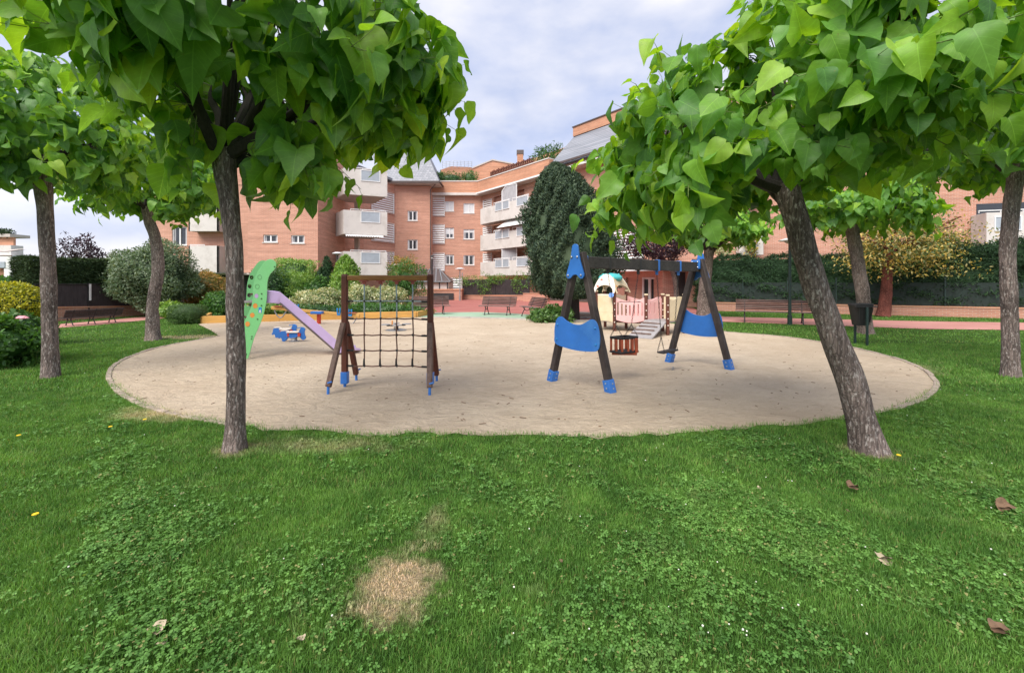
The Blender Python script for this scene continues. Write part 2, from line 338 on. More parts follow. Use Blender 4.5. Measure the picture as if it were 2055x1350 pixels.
# ------------------------------------------------------------------ mesh builder
class MB:
    def __init__(s): s.v = []; s.f = []; s.mi = []; s.cur = 0; s.T = None
    def add(s, vs, fs):
        o = len(s.v)
        for p in vs:
            p = Vector(p)
            if s.T is not None: p = s.T @ p
            s.v.append(p)
        for f in fs: s.f.append([i+o for i in f]); s.mi.append(s.cur)
        return s
    def box(s, c, d, rot=None):
        c = Vector(c); hx, hy, hz = d[0]/2, d[1]/2, d[2]/2
        vs = [Vector((x, y, z)) for x in (-hx, hx) for y in (-hy, hy) for z in (-hz, hz)]
        if rot is not None: vs = [rot @ p for p in vs]
        return s.add([p+c for p in vs], [(0,1,3,2), (4,6,7,5), (0,4,5,1), (2,3,7,6), (0,2,6,4), (1,5,7,3)])
    def bar(s, a, b, w, h, up=(0,0,1)):
        a = Vector(a); b = Vector(b); d = b-a; L = d.length; d.normalize()
        u = Vector(up)
        if abs(d.dot(u)) > .98: u = Vector((0, 1, 0))
        x = d.cross(u).normalized(); y = x.cross(d).normalized()
        rot = Matrix((x, d, y)).transposed()
        return s.box((a+b)/2, (w, L, h), rot)
    def tube(s, pts, r, n=10, cap=True, jit=0, seed=0, jf=2.0):
        pts = [Vector(p) for p in pts]; k = len(pts)
        if not isinstance(r, (list, tuple)): r = [r]*k
        t = (pts[1]-pts[0]).normalized(); u = t.orthogonal().normalized(); vs = []
        for i in range(k):
            tn = (pts[min(i+1, k-1)]-pts[max(i-1, 0)]).normalized()
            q = t.rotation_difference(tn); u = (q @ u).normalized(); t = tn
            w = t.cross(u)
            for j in range(n):
                a = 2*math.pi*j/n; rr = r[i]
                d = u*math.cos(a)+w*math.sin(a)
                if jit: rr *= 1+jit*noise.noise((pts[i]*jf)+d*1.3+Vector((seed, 0, 0)))+jit*.5*noise.noise(pts[i]*jf*.5+d*4+Vector((0, seed, 0)))
                vs.append(pts[i]+d*rr)
        fs = [(i*n+j, i*n+(j+1) % n, (i+1)*n+(j+1) % n, (i+1)*n+j) for i in range(k-1) for j in range(n)]
        if cap: fs += [tuple(reversed(range(n))), tuple((k-1)*n+j for j in range(n))]
        return s.add(vs, fs)
    def cyl(s, a, b, r, n=16, r2=None): return s.tube([a, b], [r, r if r2 is None else r2], n)
    def ball(s, c, r, n=12, sc=(1, 1, 1)):
        c = Vector(c); vs = [c+Vector((0, 0, r*sc[2]))]; m = n//2
        for i in range(1, m):
            th = math.pi*i/m
            for j in range(n):
                a = 2*math.pi*j/n
                vs.append(c+Vector((math.sin(th)*math.cos(a)*r*sc[0], math.sin(th)*math.sin(a)*r*sc[1], math.cos(th)*r*sc[2])))
        vs.append(c-Vector((0, 0, r*sc[2]))); fs = [(0, 1+j, 1+(j+1) % n) for j in range(n)]
        for i in range(m-2):
            for j in range(n): fs.append((1+i*n+j, 1+(i+1)*n+j, 1+(i+1)*n+(j+1) % n, 1+i*n+(j+1) % n))
        e = len(vs)-1; o = 1+(m-2)*n
        fs += [(e, o+(j+1) % n, o+j) for j in range(n)]
        return s.add(vs, fs)
    def plate(s, loops, th, mat):
        """outline loops (first outer, rest holes) of 2D points, extruded by th along local z, placed by the 4x4 mat"""
        L = [[Vector((p[0], p[1], 0)) for p in l] for l in loops]
        flat = [p for l in L for p in l]; tri = tessellate_polygon(L); n = len(flat)
        top = [mat @ Vector((p.x, p.y, th/2)) for p in flat]; bot = [mat @ Vector((p.x, p.y, -th/2)) for p in flat]
        fs = []
        for t in tri:
            a, b, c = t; cr = (flat[b]-flat[a]).cross(flat[c]-flat[a]).z
            if cr < 0: a, c = c, a
            fs += [(a, b, c), (c+n, b+n, a+n)]
        o = 0
        for l in L:
            k = len(l); ar = sum(l[i].x*l[(i+1) % k].y-l[(i+1) % k].x*l[i].y for i in range(k))
            ccw = ar > 0
            if l is not L[0]: ccw = not ccw
            for i in range(k):
                a, b = o+i, o+(i+1) % k
                # outer ring: faces outward
                fs.append((a+n, b+n, b, a) if ccw else (a, b, b+n, a+n))
            o += k
        return s.add(top+bot, fs)
def frame_mat(o, xdir, zdir=None, ydir=(0, 0, 1)):
    """plane whose x runs along xdir and y along ydir, starting at o"""
    x = Vector(xdir).normalized(); y = Vector(ydir).normalized(); z = x.cross(y).normalized()
    m = Matrix((x, y, z)).transposed().to_4x4(); m.translation = Vector(o); return m

WLOC = {}
def tag(o, label=None, cat=None, group=None, kind=None):
    if label: o['label'] = label
    if cat: o['category'] = cat
    if group: o['group'] = group
    if kind: o['kind'] = kind
    return o
def root(name, loc, label, cat, group=None):
    o = bpy.data.objects.new(name, None); COL.objects.link(o); o.location = loc; o.empty_display_size = .2
    WLOC[o.name] = Vector(loc); return tag(o, label, cat, group)
def finish(me, smooth=True, ang=35):
    if smooth:
        me.polygons.foreach_set('use_smooth', [True]*len(me.polygons)); me.set_sharp_from_angle(angle=R(ang))
def emit(mb, name, mats, parent=None, loc=None, bevel=0, smooth=True, label=None):
    off = WLOC[parent.name] if parent is not None else Vector(loc if loc is not None else (0, 0, 0))
    me = bpy.data.meshes.new(name); me.from_pydata([tuple(p-off) for p in mb.v], [], mb.f)
    if not isinstance(mats, (list, tuple)): mats = [mats]
    for m_ in mats: me.materials.append(M[m_] if isinstance(m_, str) else m_)
    if len(mats) > 1: me.polygons.foreach_set('material_index', mb.mi)
    me.update(); finish(me, smooth)
    o = bpy.data.objects.new(name, me); COL.objects.link(o)
    if parent is not None: o.parent = parent
    else: o.location = off
    WLOC[o.name] = off
    if bevel:
        b_ = o.modifiers.new('bevel', 'BEVEL'); b_.width = bevel; b_.segments = 2; b_.limit_method = 'ANGLE'; b_.angle_limit = R(40)
    if label: o['label'] = label
    return o
def np_mesh(name, verts, faces_flat, counts, mats, parent=None, loc=None, uv=None, mi=None, smooth=False):
    off = np.array(WLOC[parent.name]) if parent is not None else np.array(loc if loc is not None else (0., 0, 0))
    me = bpy.data.meshes.new(name); nv = len(verts); counts = np.asarray(counts, np.int32); ff = np.asarray(faces_flat, np.int32).ravel()
    me.vertices.add(nv); me.vertices.foreach_set('co', (verts-off).astype(np.float32).ravel())
    me.loops.add(len(ff)); me.loops.foreach_set('vertex_index', ff)
    me.polygons.add(len(counts)); st = np.zeros(len(counts), np.int32); st[1:] = np.cumsum(counts)[:-1]
    me.polygons.foreach_set('loop_start', st)
    if mi is not None: me.polygons.foreach_set('material_index', np.asarray(mi, np.int32))
    if smooth: me.polygons.foreach_set('use_smooth', np.ones(len(counts), bool))
    if uv is not None:
        l = me.uv_layers.new(name='UVMap'); l.data.foreach_set('uv', uv[ff].astype(np.float32).ravel())
    if not isinstance(mats, (list, tuple)): mats = [mats]
    for m_ in mats: me.materials.append(M[m_])
    me.update(calc_edges=True); me.validate()
    o = bpy.data.objects.new(name, me); COL.objects.link(o)
    if parent is not None: o.parent = parent
    else: o.location = off
    WLOC[o.name] = Vector(off); return o
def copy_tree(o, parent=None):
    c = o.copy(); COL.objects.link(c)
    if parent is not None: c.parent = parent
    for ch in list(o.children): copy_tree(ch, c)
    return c

# ------------------------------------------------------------------ ground
def spline(pts, k=8, closed=True):
    out = []; n = len(pts)
    for i in range(n if closed else n-1):
        g = lambda j: pts[j % n] if closed else pts[max(0, min(n-1, j))]
        p0, p1, p2, p3 = g(i-1), g(i), g(i+1), g(i+2)
        for t in range(k):
            t /= k
            out.append(.5*((2*p1)+(p2-p0)*t+(2*p0-5*p1+4*p2-p3)*t*t+(3*p1-p0-3*p2+p3)*t**3))
    if not closed: out.append(pts[-1])
    return out
def sheet(name, pts, z, mat, th=None):
    me = bpy.data.meshes.new(name); mb = MB()
    tri = tessellate_polygon([[Vector((p.x, p.y, 0)) for p in pts]])
    fs = []
    for t in tri:
        a, b, c = t
        if (pts[b]-pts[a]).cross(pts[c]-pts[a]).z < 0: a, c = c, a
        fs.append((a, b, c))
    mb.add([(p.x, p.y, z) for p in pts], fs)
    o = emit(mb, name, mat, smooth=False); return tag(o, kind='structure')

big = [Vector(p) for p in ((-300, -60, 0), (300, -60, 0), (300, 500, 0), (-300, 500, 0))]
sheet('ground', big, 0, 'lawn')
near_edge = [(222,768),(243,792),(300,820),(400,842),(500,857),(650,869),(800,873),(1000,874),(1200,877),(1400,869),(1550,856),(1700,840),(1800,822),(1858,800),(1880,778)]
right_arc = [(1871,757),(1830,731),(1750,707),(1650,688),(1550,674),(1452,666)]
far_edge = [(1400,656),(1330,648),(1230,645),(1120,645),(1000,640),(840,637)]
left_far = [(700,641),(560,645),(410,649),(398,651)]
left_arc = [(424,664),(440,675)]
left_arc2 = [(400,682),(340,693),(280,709),(236,729),(219,748)]
g_ = lambda L: [G(*p) for p in L]
A1, A2, A3, A4, A5, A6 = map(g_, (near_edge, right_arc, far_edge, left_far, left_arc, left_arc2))
_edge = spline(A6+A1+A2, 14, False)
for _i, _p in enumerate(_edge):
    if _p.y < 5.9 and abs(_p.x) < 4.2:
        _k = .07*noise.noise(Vector((_p.x*1.7, 3, 0)))+.05*noise.noise(Vector((_p.x*6.1, 7, 0))); _edge[_i] = _p*(1+_k/_p.y*1.6)
pit = _edge+spline([A2[-1]]+A3, 4, False)[1:]+A4+A5
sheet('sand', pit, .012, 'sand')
# kerb stones round the pit, each a separate block in one ring
def kerb_run(name, line, w, h, mat, step=.42, gap=.012):
    mb = MB(); pts = line; acc = [0]
    for i in range(1, len(pts)): acc.append(acc[-1]+(pts[i]-pts[i-1]).length)
    def at(s):
        for i in range(1, len(pts)):
            if s <= acc[i]: return pts[i-1].lerp(pts[i], (s-acc[i-1])/max(1e-6, acc[i]-acc[i-1]))
        return pts[-1]
    s = 0
    while s+step < acc[-1]:
        a, b = at(s), at(s+step-gap); hh = h+rnd.uniform(-.008, .008)
        d = (b-a).normalized(); n = Vector((-d.y, d.x, 0))*rnd.uniform(-.008, .008)
        mb.bar(a+n+Vector((0, 0, hh/2-.02)), b+n+Vector((0, 0, hh/2-.02)), w, hh+.04); s += step
    o = emit(mb, name, mat, bevel=.008); return tag(o, kind='structure')
kerb_run('sandpit_kerb', spline(A5[1:]+A6+A1[:5], 8, False), .07, .026, 'kerb', .24)
kerb_run('sandpit_kerb', spline(A1[-3:]+A2+A3[:1], 8, False), .07, .03, 'kerb', .5)
kerb_run('court_kerb', spline(A3[1:], 8, False), .16, .07, 'kerb_grey', .9)
court = [G(1335,648),G(1230,644.6),G(1120,644.6),G(1000,639.6),G(838,636.6),Vector((-5.2,26,0)),Vector((-8,43,0)),Vector((-3,44.6,0)),Vector((9.6,28.3,0)),Vector((11,26,0)),Vector((9,19.5,0))]
sheet('red_court', court, .006, 'red_court')
gr = spline([G(1062,642.5),G(1000,639.8),G(920,637.5),G(838,636.8)], 4, False)+[G(838,629),G(900,627),G(960,626.5),G(1020,628.5),G(1075,632.5),G(1095,638)]
sheet('green_court', gr, .010, 'green_court')
rp = [G(1330,647),G(1452,646),G(1620,652),G(1850,660.5),G(2055,663),Vector((30,13.2,0)),Vector((30,15.4,0)),G(2055,648),G(1850,645),G(1620,640),G(1452,636),Vector((9.7,22,0)),Vector((8,20.5,0))]
sheet('footpath', rp, .014, 'path')
lp = [Vector((-24,13.2,0)),G(70,662),G(200,652),G(320,640),G(400,633),Vector((-16,30,0)),Vector((-17.8,29,0)),G(320,633),G(205,644),G(70,655),Vector((-26,14.4,0))]
sheet('footpath', lp, .014, 'path')
bed = [G(405,648.5),G(560,644.5),G(700,640.5),G(836,636),Vector((-5.6,29,0)),Vector((-16.5,29.5,0)),Vector((-13.5,20,0))]
sheet('planting_bed', bed, .020, 'soil')
cb_ = G(1150, 634); bed2 = [Vector((cb_.x+1.55*math.cos(a*math.pi/12), cb_.y+1.5*math.sin(a*math.pi/12), 0)) for a in range(24)]
sheet('planting_bed', bed2, .022, 'soil')
kerb_run('bed_kerb', bed2+[bed2[0]], .12, .09, 'kerb_grey', .5)
bed3 = [Vector((-12.5,7.6,0)),Vector((-9.7,7.6,0)),Vector((-9.6,8.2,0)),Vector((-10.9,9.4,0)),Vector((-13,11,0))]
sheet('planting_bed', bed3, .020, 'soil')

def inside(px, py, poly):
    c = np.zeros(len(px), bool); n = len(poly)
    for i in range(n):
        a, b = poly[i], poly[(i+1) % n]
        if a.y == b.y: continue
        c ^= ((a.y > py) != (b.y > py)) & (px < (b.x-a.x)*(py-a.y)/(b.y-a.y)+a.x)
    return c
NOGRASS = [pit, court, rp, lp, bed, bed2, bed3]
def nogo(x, y):
    m_ = np.zeros(len(x), bool)
    jx = x+nrs.normal(0, .035, len(x)); jy = y+nrs.normal(0, .035, len(x))
    for p in NOGRASS: m_ |= inside(jx, jy, p)
    return m_
def fbm(x, y, s, seed=0):
    out = np.zeros(len(x))
    for i, (f_, a_) in enumerate(((1, 1.), (2.1, .6), (4.3, .35))):
        k = nrs_f[seed+i]
        out += a_*(np.sin(x*s*f_*k[0]+y*s*f_*k[1]+k[2])+np.sin(x*s*f_*k[3]-y*s*f_*k[4]+k[5])+np.sin((x+y)*s*f_*k[6]+k[7]*2))/3
    return out
nrs_f = np.random.RandomState(5).uniform(.6, 1.6, (12, 8))*np.array([1, 1, 3, 1, 1, 3, 1, 3])
def cloverness(x, y):
    f = fbm(x, y, 2.2, 0)
    f = f + 0.9*np.exp(-(((x-1.0)/1.1)**2+((y-2.3)/.7)**2)) + .7*np.exp(-(((x+1.9)/.8)**2+((y-2.0)/.6)**2)) + .4*np.exp(-(((x-2.0)/1.)**2+((y-3.8)/.5)**2))
    return f
def dryness(x, y):
    d = np.sqrt(((x-DRY.x-.02)/.27)**2+((y-DRY.y)/.34)**2)+fbm(x, y, 9, 6)*.35
    return np.clip(1.5-d, 0, 1)
def scatter(n, y0, y1, k=1.25, m0=.6):
    ym = nrs.uniform(y0, y1, n); W = k*y1+m0; xm = nrs.uniform(-W, W, n)
    ok = np.abs(xm) < k*ym+m0; xm, ym = xm[ok], ym[ok]
    ok = ~nogo(xm, ym); return xm[ok], ym[ok]
def blades(x, y, L, W, segs, lean=.55):
    n = len(x); a = nrs.uniform(0, 2*np.pi, n); la = nrs.uniform(0, 2*np.pi, n)
    ln = np.abs(nrs.normal(0, lean, n))+.12; h = L*np.cos(np.clip(ln, 0, 1.25)); o = L*np.sin(np.clip(ln, 0, 1.25))
    b = np.stack([x, y, np.full(n, .001)], 1); wv = np.stack([np.cos(a), np.sin(a), 0*a], 1)*(W/2)[:, None]
    tip = b+np.stack([np.cos(la)*o, np.sin(la)*o, h], 1)
    if segs == 1:
        v = np.stack([b-wv, b+wv, tip], 1).reshape(-1, 3); f = np.arange(n*3); return v, f, np.full(n, 3)
    md = b+np.stack([np.cos(la)*o*.32, np.sin(la)*o*.32, h*.62], 1)
    v = np.stack([b-wv, b+wv, md+wv*.75, md-wv*.75, tip], 1).reshape(-1, 3)
    base = np.arange(n)*5; q = np.stack([base, base+1, base+2, base+3, base+3, base+2, base+4], 1).ravel()
    return v, q, np.tile([4, 3], n)
def merge(parts):
    vs, fs, cs, o = [], [], [], 0
    for v, f, c in parts: vs.append(v); fs.append(f+o); cs.append(c); o += len(v)
    return np.concatenate(vs), np.concatenate(fs), np.concatenate(cs)
def build_lawn(q=1.0):
    parts = []
    x, y = scatter(int(430000*q), 1.45, 3.3); dr = dryness(x, y)
    ok = nrs.uniform(0, 1, len(x)) > .25*np.clip(cloverness(x, y), 0, 1)+.35*dr; x, y, dr = x[ok], y[ok], dr[ok]; n = len(x)
    tall = 1+.35*fbm(x, y, 3.1, 3)
    parts.append(blades(x, y, nrs.uniform(.018, .040, n)*tall*(1-.5*dr), nrs.uniform(.0022, .0042, n), 2))
    x, y = scatter(int(420000*q), 3.3, 6.2); n = len(x)
    parts.append(blades(x, y, nrs.uniform(.022, .044, n), nrs.uniform(.004, .007, n), 1))
    x, y = scatter(int(260000*q), 6.2, 11); n = len(x)
    parts.append(blades(x, y, nrs.uniform(.03, .06, n), nrs.uniform(.008, .014, n), 1))
    x, y = scatter(int(160000*q), 11, 24); n = len(x)
    parts.append(blades(x, y, nrs.uniform(.035, .065, n), nrs.uniform(.014, .026, n), 1))
    # the lawn goes on beside and behind the camera
    n = int(420000*q); x = nrs.uniform(-17, 17, n); y = nrs.uniform(-1.5, 11, n); e_ = 1.25*np.maximum(y, 0)+.6
    ok = ((np.abs(x) > e_) | (y < 1.45)) & (np.abs(x) < e_+4.5) & ~nogo(x, y); x, y = x[ok], y[ok]; n = len(x)
    parts.append(blades(x, y, nrs.uniform(.025, .05, n), nrs.uniform(.009, .016, n), 1))
    # longer fringe hanging over the near edge of the sand
    for i in range(len(pit)-1):
        a, b = pit[i], pit[i+1]
        if a.y > 9.5 or a.x < -6.2 or a.x > 6.2: continue
        n = int((b-a).length*520*q)
        if n < 1 or (a.y > 7.4): continue
        t = nrs.uniform(0, 1, n); d = (b-a).normalized(); off = nrs.normal(.01, .05, n)
        x = a.x+(b.x-a.x)*t+d.y*off*(-1); y = a.y+(b.y-a.y)*t+d.x*off
        parts.append(blades(x, y-.02, nrs.uniform(.03, .075, n), nrs.uniform(.004, .007, n), 1, .7))
    v, f, c = merge(parts); o = np_mesh('grass', v, f, c, 'blade'); tag(o, 'mown green lawn grass around the sandpit', 'grass', kind='stuff')
    # clover
    P_ = []
    for n0, y0, y1, sz in ((60000, 1.45, 3.4, .0070), (30000, 3.4, 6.0, .0095)):
        x, y = scatter(int(n0*q), y0, y1); cl = cloverness(x, y); dr = dryness(x, y)
        ok = (nrs.uniform(-.15, 1.25, len(x)) < cl*.8) & (nrs.uniform(0, 1, len(x)) > dr*1.4); x, y = x[ok], y[ok]; n = len(x)
        h = nrs.uniform(.018, .042, n); s = sz*nrs.uniform(.7, 1.35, n); a0 = nrs.uniform(0, 6.28, n)
        tx, ty = nrs.normal(0, .28, n), nrs.normal(0, .28, n)
        for k in range(3):
            a = a0+k*2.094; cx, cy = np.cos(a), np.sin(a)
            prof = [(0.05, 0), (.7, -.62), (1.45, -.72), (1.8, -.25), (1.66, 0), (1.8, .25), (1.45, .72), (.7, .62)]
            pv = []
            for (r_, t_) in prof:
                dx = (cx*r_-cy*t_)*s; dy = (cy*r_+cx*t_)*s
                pv.append(np.stack([x+dx, y+dy, h+dx*tx+dy*ty+abs(t_)*s*.35-r_*s*.12], 1))
            v = np.stack(pv, 1).reshape(-1, 3); P_.append((v, np.arange(len(v)), np.full(n, 8)))
    v, f, c = merge(P_); o = np_mesh('clover', v, f, c, 'clover'); tag(o, 'patches of clover leaves growing through the lawn', 'clover', kind='stuff')
    # small white clover heads
    mb = MB()
    for k in range(110):
        y = 1.9+rnd.random()**1.6*6.5; x = rnd.uniform(-1.15, 1.2)*y
        if rnd.random() < .6: x = abs(x)
        if nogo(np.array([x]), np.array([y]))[0] or dryness(np.array([x]), np.array([y]))[0] > .2: continue
        mb.ball((x, y, .035+rnd.random()*.015), rnd.uniform(.003, .0058), 6, (1, 1, .8))
    tag(emit(mb, 'clover_blossoms', 'petal_w'), 'tiny white clover heads dotted over the lawn', 'clover flowers', kind='stuff')
# ------------------------------------------------------------------ foliage
def norm(a): return a/np.maximum(1e-9, np.linalg.norm(a, axis=1, keepdims=True))
# big heart-shaped leaf: rows along the length, five columns across
def _template(lobe):
    ys = [-.05, .02, .10, .20, .31, .41, .48, .56, .66, .76, .85, .93]; V, Fc = [], []
    for i, y in enumerate(ys):
        t = max(0, (y+.08)/1.08); w = .95*t**.38*(1-max(0, y))**.82
        if y < 0: w = .15
        if lobe: w *= 1+.20*math.exp(-((y-.46)/.085)**2)-.10*math.exp(-((y-.66)/.12)**2)
        for c in (-1, -.5, 0, .5, 1):
            V.append((c*w, .035 if (y < 0 and c == 0) else y+(.02 if abs(c) == 1 and y < .05 else 0)+(.05 if lobe and abs(c) == 1 and .4 < y < .5 else 0)))
    V.append((0, 1.07)); T = len(V)-1; n = len(ys)
    for r in range(n-1):
        for c in range(4): Fc.append((r*5+c, r*5+c+1, (r+1)*5+c+1, (r+1)*5+c))
    for c in range(4): Fc.append(((n-1)*5+c, (n-1)*5+c+1, T))
    return np.array(V), Fc
HEART = _template(False); LOBED = _template(True)
SMALL = (np.array([(0, 0), (.24, .38), (0, 1.0), (-.24, .38), (0, .42)]), [(0, 1, 4), (1, 2, 4), (2, 3, 4), (3, 0, 4)])
LONG = (np.array([(0, 0), (.13, .4), (0, 1.0), (-.13, .4)]), [(0, 1, 2), (0, 2, 3)])
ROUND = (np.array([(0, 0), (.3, .2), (.36, .55), (.2, .9), (0, 1), (-.2, .9), (-.36, .55), (-.3, .2)]), [(0, 1, 2, 3, 4), (0, 4, 5, 6, 7)])
def leaves(Pn, T, N, S, shape, curl=.35, fold=.25, wave=.05):
    """Pn base points, T tip directions, N normals (outer face), S lengths -> verts, faces, counts, uv"""
    tv, tf = shape; n = len(Pn); k = len(tv)
    T = norm(T); N = norm(N-T*np.sum(N*T, 1, keepdims=True)); B = np.cross(T, N)
    x = tv[None, :, 0]*nrs.uniform(.82, 1.08, n)[:, None]*np.where(nrs.uniform(size=n) < .5, 1, -1)[:, None]; y = np.repeat(tv[None, :, 1], n, 0)
    cu = (curl*nrs.uniform(.1, 1.8, n))[:, None]; fo = (fold*nrs.uniform(-.2, 1.8, n))[:, None]
    z = -cu*y*y + fo*np.abs(x)*(1-.4*y) + wave*np.sin(y*9+nrs.uniform(0, 6, n)[:, None])*(np.abs(x)*2.2)+wave*.8*np.sin(x*7+nrs.uniform(0, 6, n)[:, None])
    tw = (nrs.normal(0, .22, n))[:, None]; x2 = x+tw*.25*y*y
    v = Pn[:, None, :]+(B[:, None, :]*x2[..., None]+T[:, None, :]*y[..., None]+N[:, None, :]*z[..., None])*S[:, None, None]
    fl = np.array([i for f in tf for i in f]); ct = np.array([len(f) for f in tf])
    f = (np.arange(n)[:, None]*k+fl[None, :]).ravel(); c = np.tile(ct, n)
    uv = np.stack([np.repeat(tv[None, :, 0]+.5, n, 0), y], 2).reshape(-1, 2)
    return v.reshape(-1, 3), f, c, uv
def rods(A, B_, r):
    """thin three-sided stalks from A to B"""
    n = len(A); d = norm(B_-A); u = norm(np.cross(d, np.array([[.3, .5, .81]]))); w = np.cross(d, u); V = []
    for E, s in ((A, 1.), (B_, .6)):
        for k in range(3):
            a = k*2.094; V.append(E+(u*math.cos(a)+w*math.sin(a))*(r*s)[:, None])
    v = np.stack(V, 1).reshape(-1, 3); b = np.arange(n)*6
    f = np.stack([b, b+1, b+4, b+3, b+1, b+2, b+5, b+4, b+2, b, b+3, b+5], 1).ravel(); return v, f, np.full(n*3, 4)
def trunk_mesh(mb, pts, rad, n=22, sub=7, jit=.10, seed=0, flare=1.35):
    P_ = spline([Vector(p) for p in pts], sub, False); k = len(P_); rr = []
    for i in range(k):
        t = i/(k-1)*(len(rad)-1); a = int(min(t, len(rad)-2)); rr.append(rad[a]+(rad[a+1]-rad[a])*(t-a))
    base = P_[0].z
    for i in range(k):
        h = P_[i].z-base
        rr[i] *= 1+(flare-1)*math.exp(-max(0, h)/.14)
    mb.tube(P_, rr, n, True, jit, seed, 3.0)

def catalpa(label, trunk, rad, C, rx, up, dn, nsh, size, seed, tilt=(0, 0), mats=('cat_leaf', 'cat_leaf_lit'), bark='bark', zmin=-.55, per=9, bright=.4, extra=None, low=None):
    global nrs
    save = nrs; nrs = np.random.RandomState(seed); rn = random.Random(seed)
    trunk = [Vector(p) for p in trunk]; base = trunk[0]; C = Vector(C)
    t = root('catalpa_tree', base, label, 'tree', 'umbrella catalpas on the lawn')
    mb = MB(); trunk_mesh(mb, [trunk[0]-Vector((0, 0, .05))]+trunk[1:], rad, seed=seed, jit=.13)
    top = trunk[-1]
    emit(mb, 'trunk', bark, t)
    # limbs
    mb = MB(); nodes = []
    nl = 7
    for i in range(nl):
        a = 2*math.pi*(i+rn.uniform(-.25, .25))/nl; rr = rx*rn.uniform(.55, .75)
        end = Vector((C.x+math.cos(a)*rr, C.y+math.sin(a)*rr, C.z+up*rn.uniform(-.15, .45)+tilt[0]*math.cos(a)*rr+tilt[1]*math.sin(a)*rr))
        st = top+Vector((0, 0, rn.uniform(-.18, .0)))
        m1 = st.lerp(end, .35)+Vector((rn.uniform(-.08, .08), rn.uniform(-.08, .08), rn.uniform(-.06, .14)))
        m2 = st.lerp(end, .7)+Vector((rn.uniform(-.12, .12), rn.uniform(-.12, .12), rn.uniform(0, .2)))
        L = spline([st, m1, m2, end], 5, False); r0 = rad[-1]*rn.uniform(.42, .62)
        mb.tube(L, [r0*(1-.72*j/(len(L)-1)) for j in range(len(L))], 9, True, .2, seed+i, 5)
        nodes += [p for j, p in enumerate(L) if j > 4]
        for q in range(3):
            s = L[rn.randint(6, len(L)-3)]; e = s+Vector((rn.uniform(-.5, .5), rn.uniform(-.5, .5), rn.uniform(-.1, .55)))*rx*.45
            S_ = [s, s.lerp(e, .5)+Vector((0, 0, .05)), e]; mb.tube(S_, [r0*.35, r0*.25, r0*.14], 6, True, .15, seed, 5); nodes += [S_[1], e]
    for k_ in range(4):     # a column of upright shoots through the middle
        e = Vector((C.x+rn.uniform(-.5, .5), C.y+rn.uniform(-.5, .5), C.z+up*rn.uniform(.4, .8)))
        L = spline([top, top.lerp(e, .5)+Vector((rn.uniform(-.1, .1), rn.uniform(-.1, .1), 0)), e], 5, False)
        mb.tube(L, [rad[-1]*.4*(1-.7*j/(len(L)-1)) for j in range(len(L))], 8, True, .2, seed, 5); nodes += L[3:]
    if extra: extra(mb, nodes)
    emit(mb, 'limbs', 'limb', t)
    N_ = np.array([tuple(p) for p in nodes])
    # shoots
    d = nrs.normal(0, 1, (nsh*4, 3)); d = norm(d); d = d[d[:, 2] > zmin][:nsh]; n = len(d)
    bumpy = 1+.13*np.sin(d[:, 0]*5+seed)*np.cos(d[:, 1]*6+seed*.7)+.07*np.sin(d[:, 2]*9+d[:, 0]*7+seed)+nrs.normal(0, .07, n)
    if low:
        k_ = low[0]; q_ = np.zeros((k_, 3)); q_[:, 0] = nrs.uniform(-1, 1, k_); q_[:, 1] = nrs.uniform(-1, 1, k_); q_[:, 2] = -.05; d = np.concatenate([d, norm(q_)]); n = len(d); bumpy = np.ones(n)
    depth = np.where(nrs.uniform(size=n) < .72, nrs.uniform(.86, 1.0, n), nrs.uniform(.45, .86, n))*bumpy
    rz = np.where(d[:, 2] > 0, up, dn); off = d*depth[:, None]*np.stack([np.full(n, rx), np.full(n, rx), rz], 1)
    tip = np.array(tuple(C))+off; tip[:, 2] += tilt[0]*off[:, 0]+tilt[1]*off[:, 1]
    if low: tip[-low[0]:] = np.stack([low[1]+nrs.normal(0, low[4], low[0]), low[2]+nrs.normal(0, low[4]*.8, low[0]), low[3]+nrs.normal(0, .12, low[0])], 1)
    hang = np.where(nrs.uniform(size=n) < .25, nrs.uniform(0, .12, n), 0)*(d[:, 2] < .2); tip[:, 2] -= hang*rx
    di = ((tip[:, None, :]-N_[None, :, :])**2).sum(2); di[:, :] += (N_[None, :, 2]-tip[:, None, 2]).clip(0)*1.5; j = di.argmin(1); org = N_[j]
    vec = tip-org; ln = np.linalg.norm(vec, axis=1)
    far = ln > .95; org = np.where(far[:, None], tip-vec/ln[:, None]*.95, org)
    LV, ST = [], []
    mid = (org+tip)/2+np.array([0, 0, .10])*rx*.5
    ST.append(rods(org, mid, np.full(n, .007*rx/1.8))); ST.append(rods(mid, tip, np.full(n, .005*rx/1.8)))
    outw = norm(np.stack([off[:, 0], off[:, 1], np.zeros(n)], 1)+nrs.normal(0, .1, (n, 3))*np.array([1, 1, 0]))
    Pb, Tt, Nn, Ss = [], [], [], []
    for k in range(per):
        f = (.45+.55*(k//2)/(per//2))*nrs.uniform(.93, 1.04, n); s = np.where(f < .5, 0, 1)
        p = org*((1-f)**2)[:, None]+mid*(2*f*(1-f))[:, None]+tip*(f**2)[:, None]
        axis = norm(vec); side = norm(np.cross(axis, np.array([[0, 0, 1.]]))+nrs.normal(0, .25, (n, 3)))*(1 if k % 2 else -1)
        if k == per-1: side = axis
        inner = depth < .7
        pd = norm(side*.8+outw*.55+np.array([0, 0, .35])+nrs.normal(0, .25, (n, 3)))
        sz = size*nrs.uniform(.5, 1.32, n)*(1.1-.35*k/per); pl = sz*nrs.uniform(.45, .9, n)
        q = p+pd*pl[:, None]-np.array([0, 0, .15])*pl[:, None]
        ST.append(rods(p, q, np.full(n, .0028*size/.2)))
        topness = np.clip(d[:, 2], 0, 1)
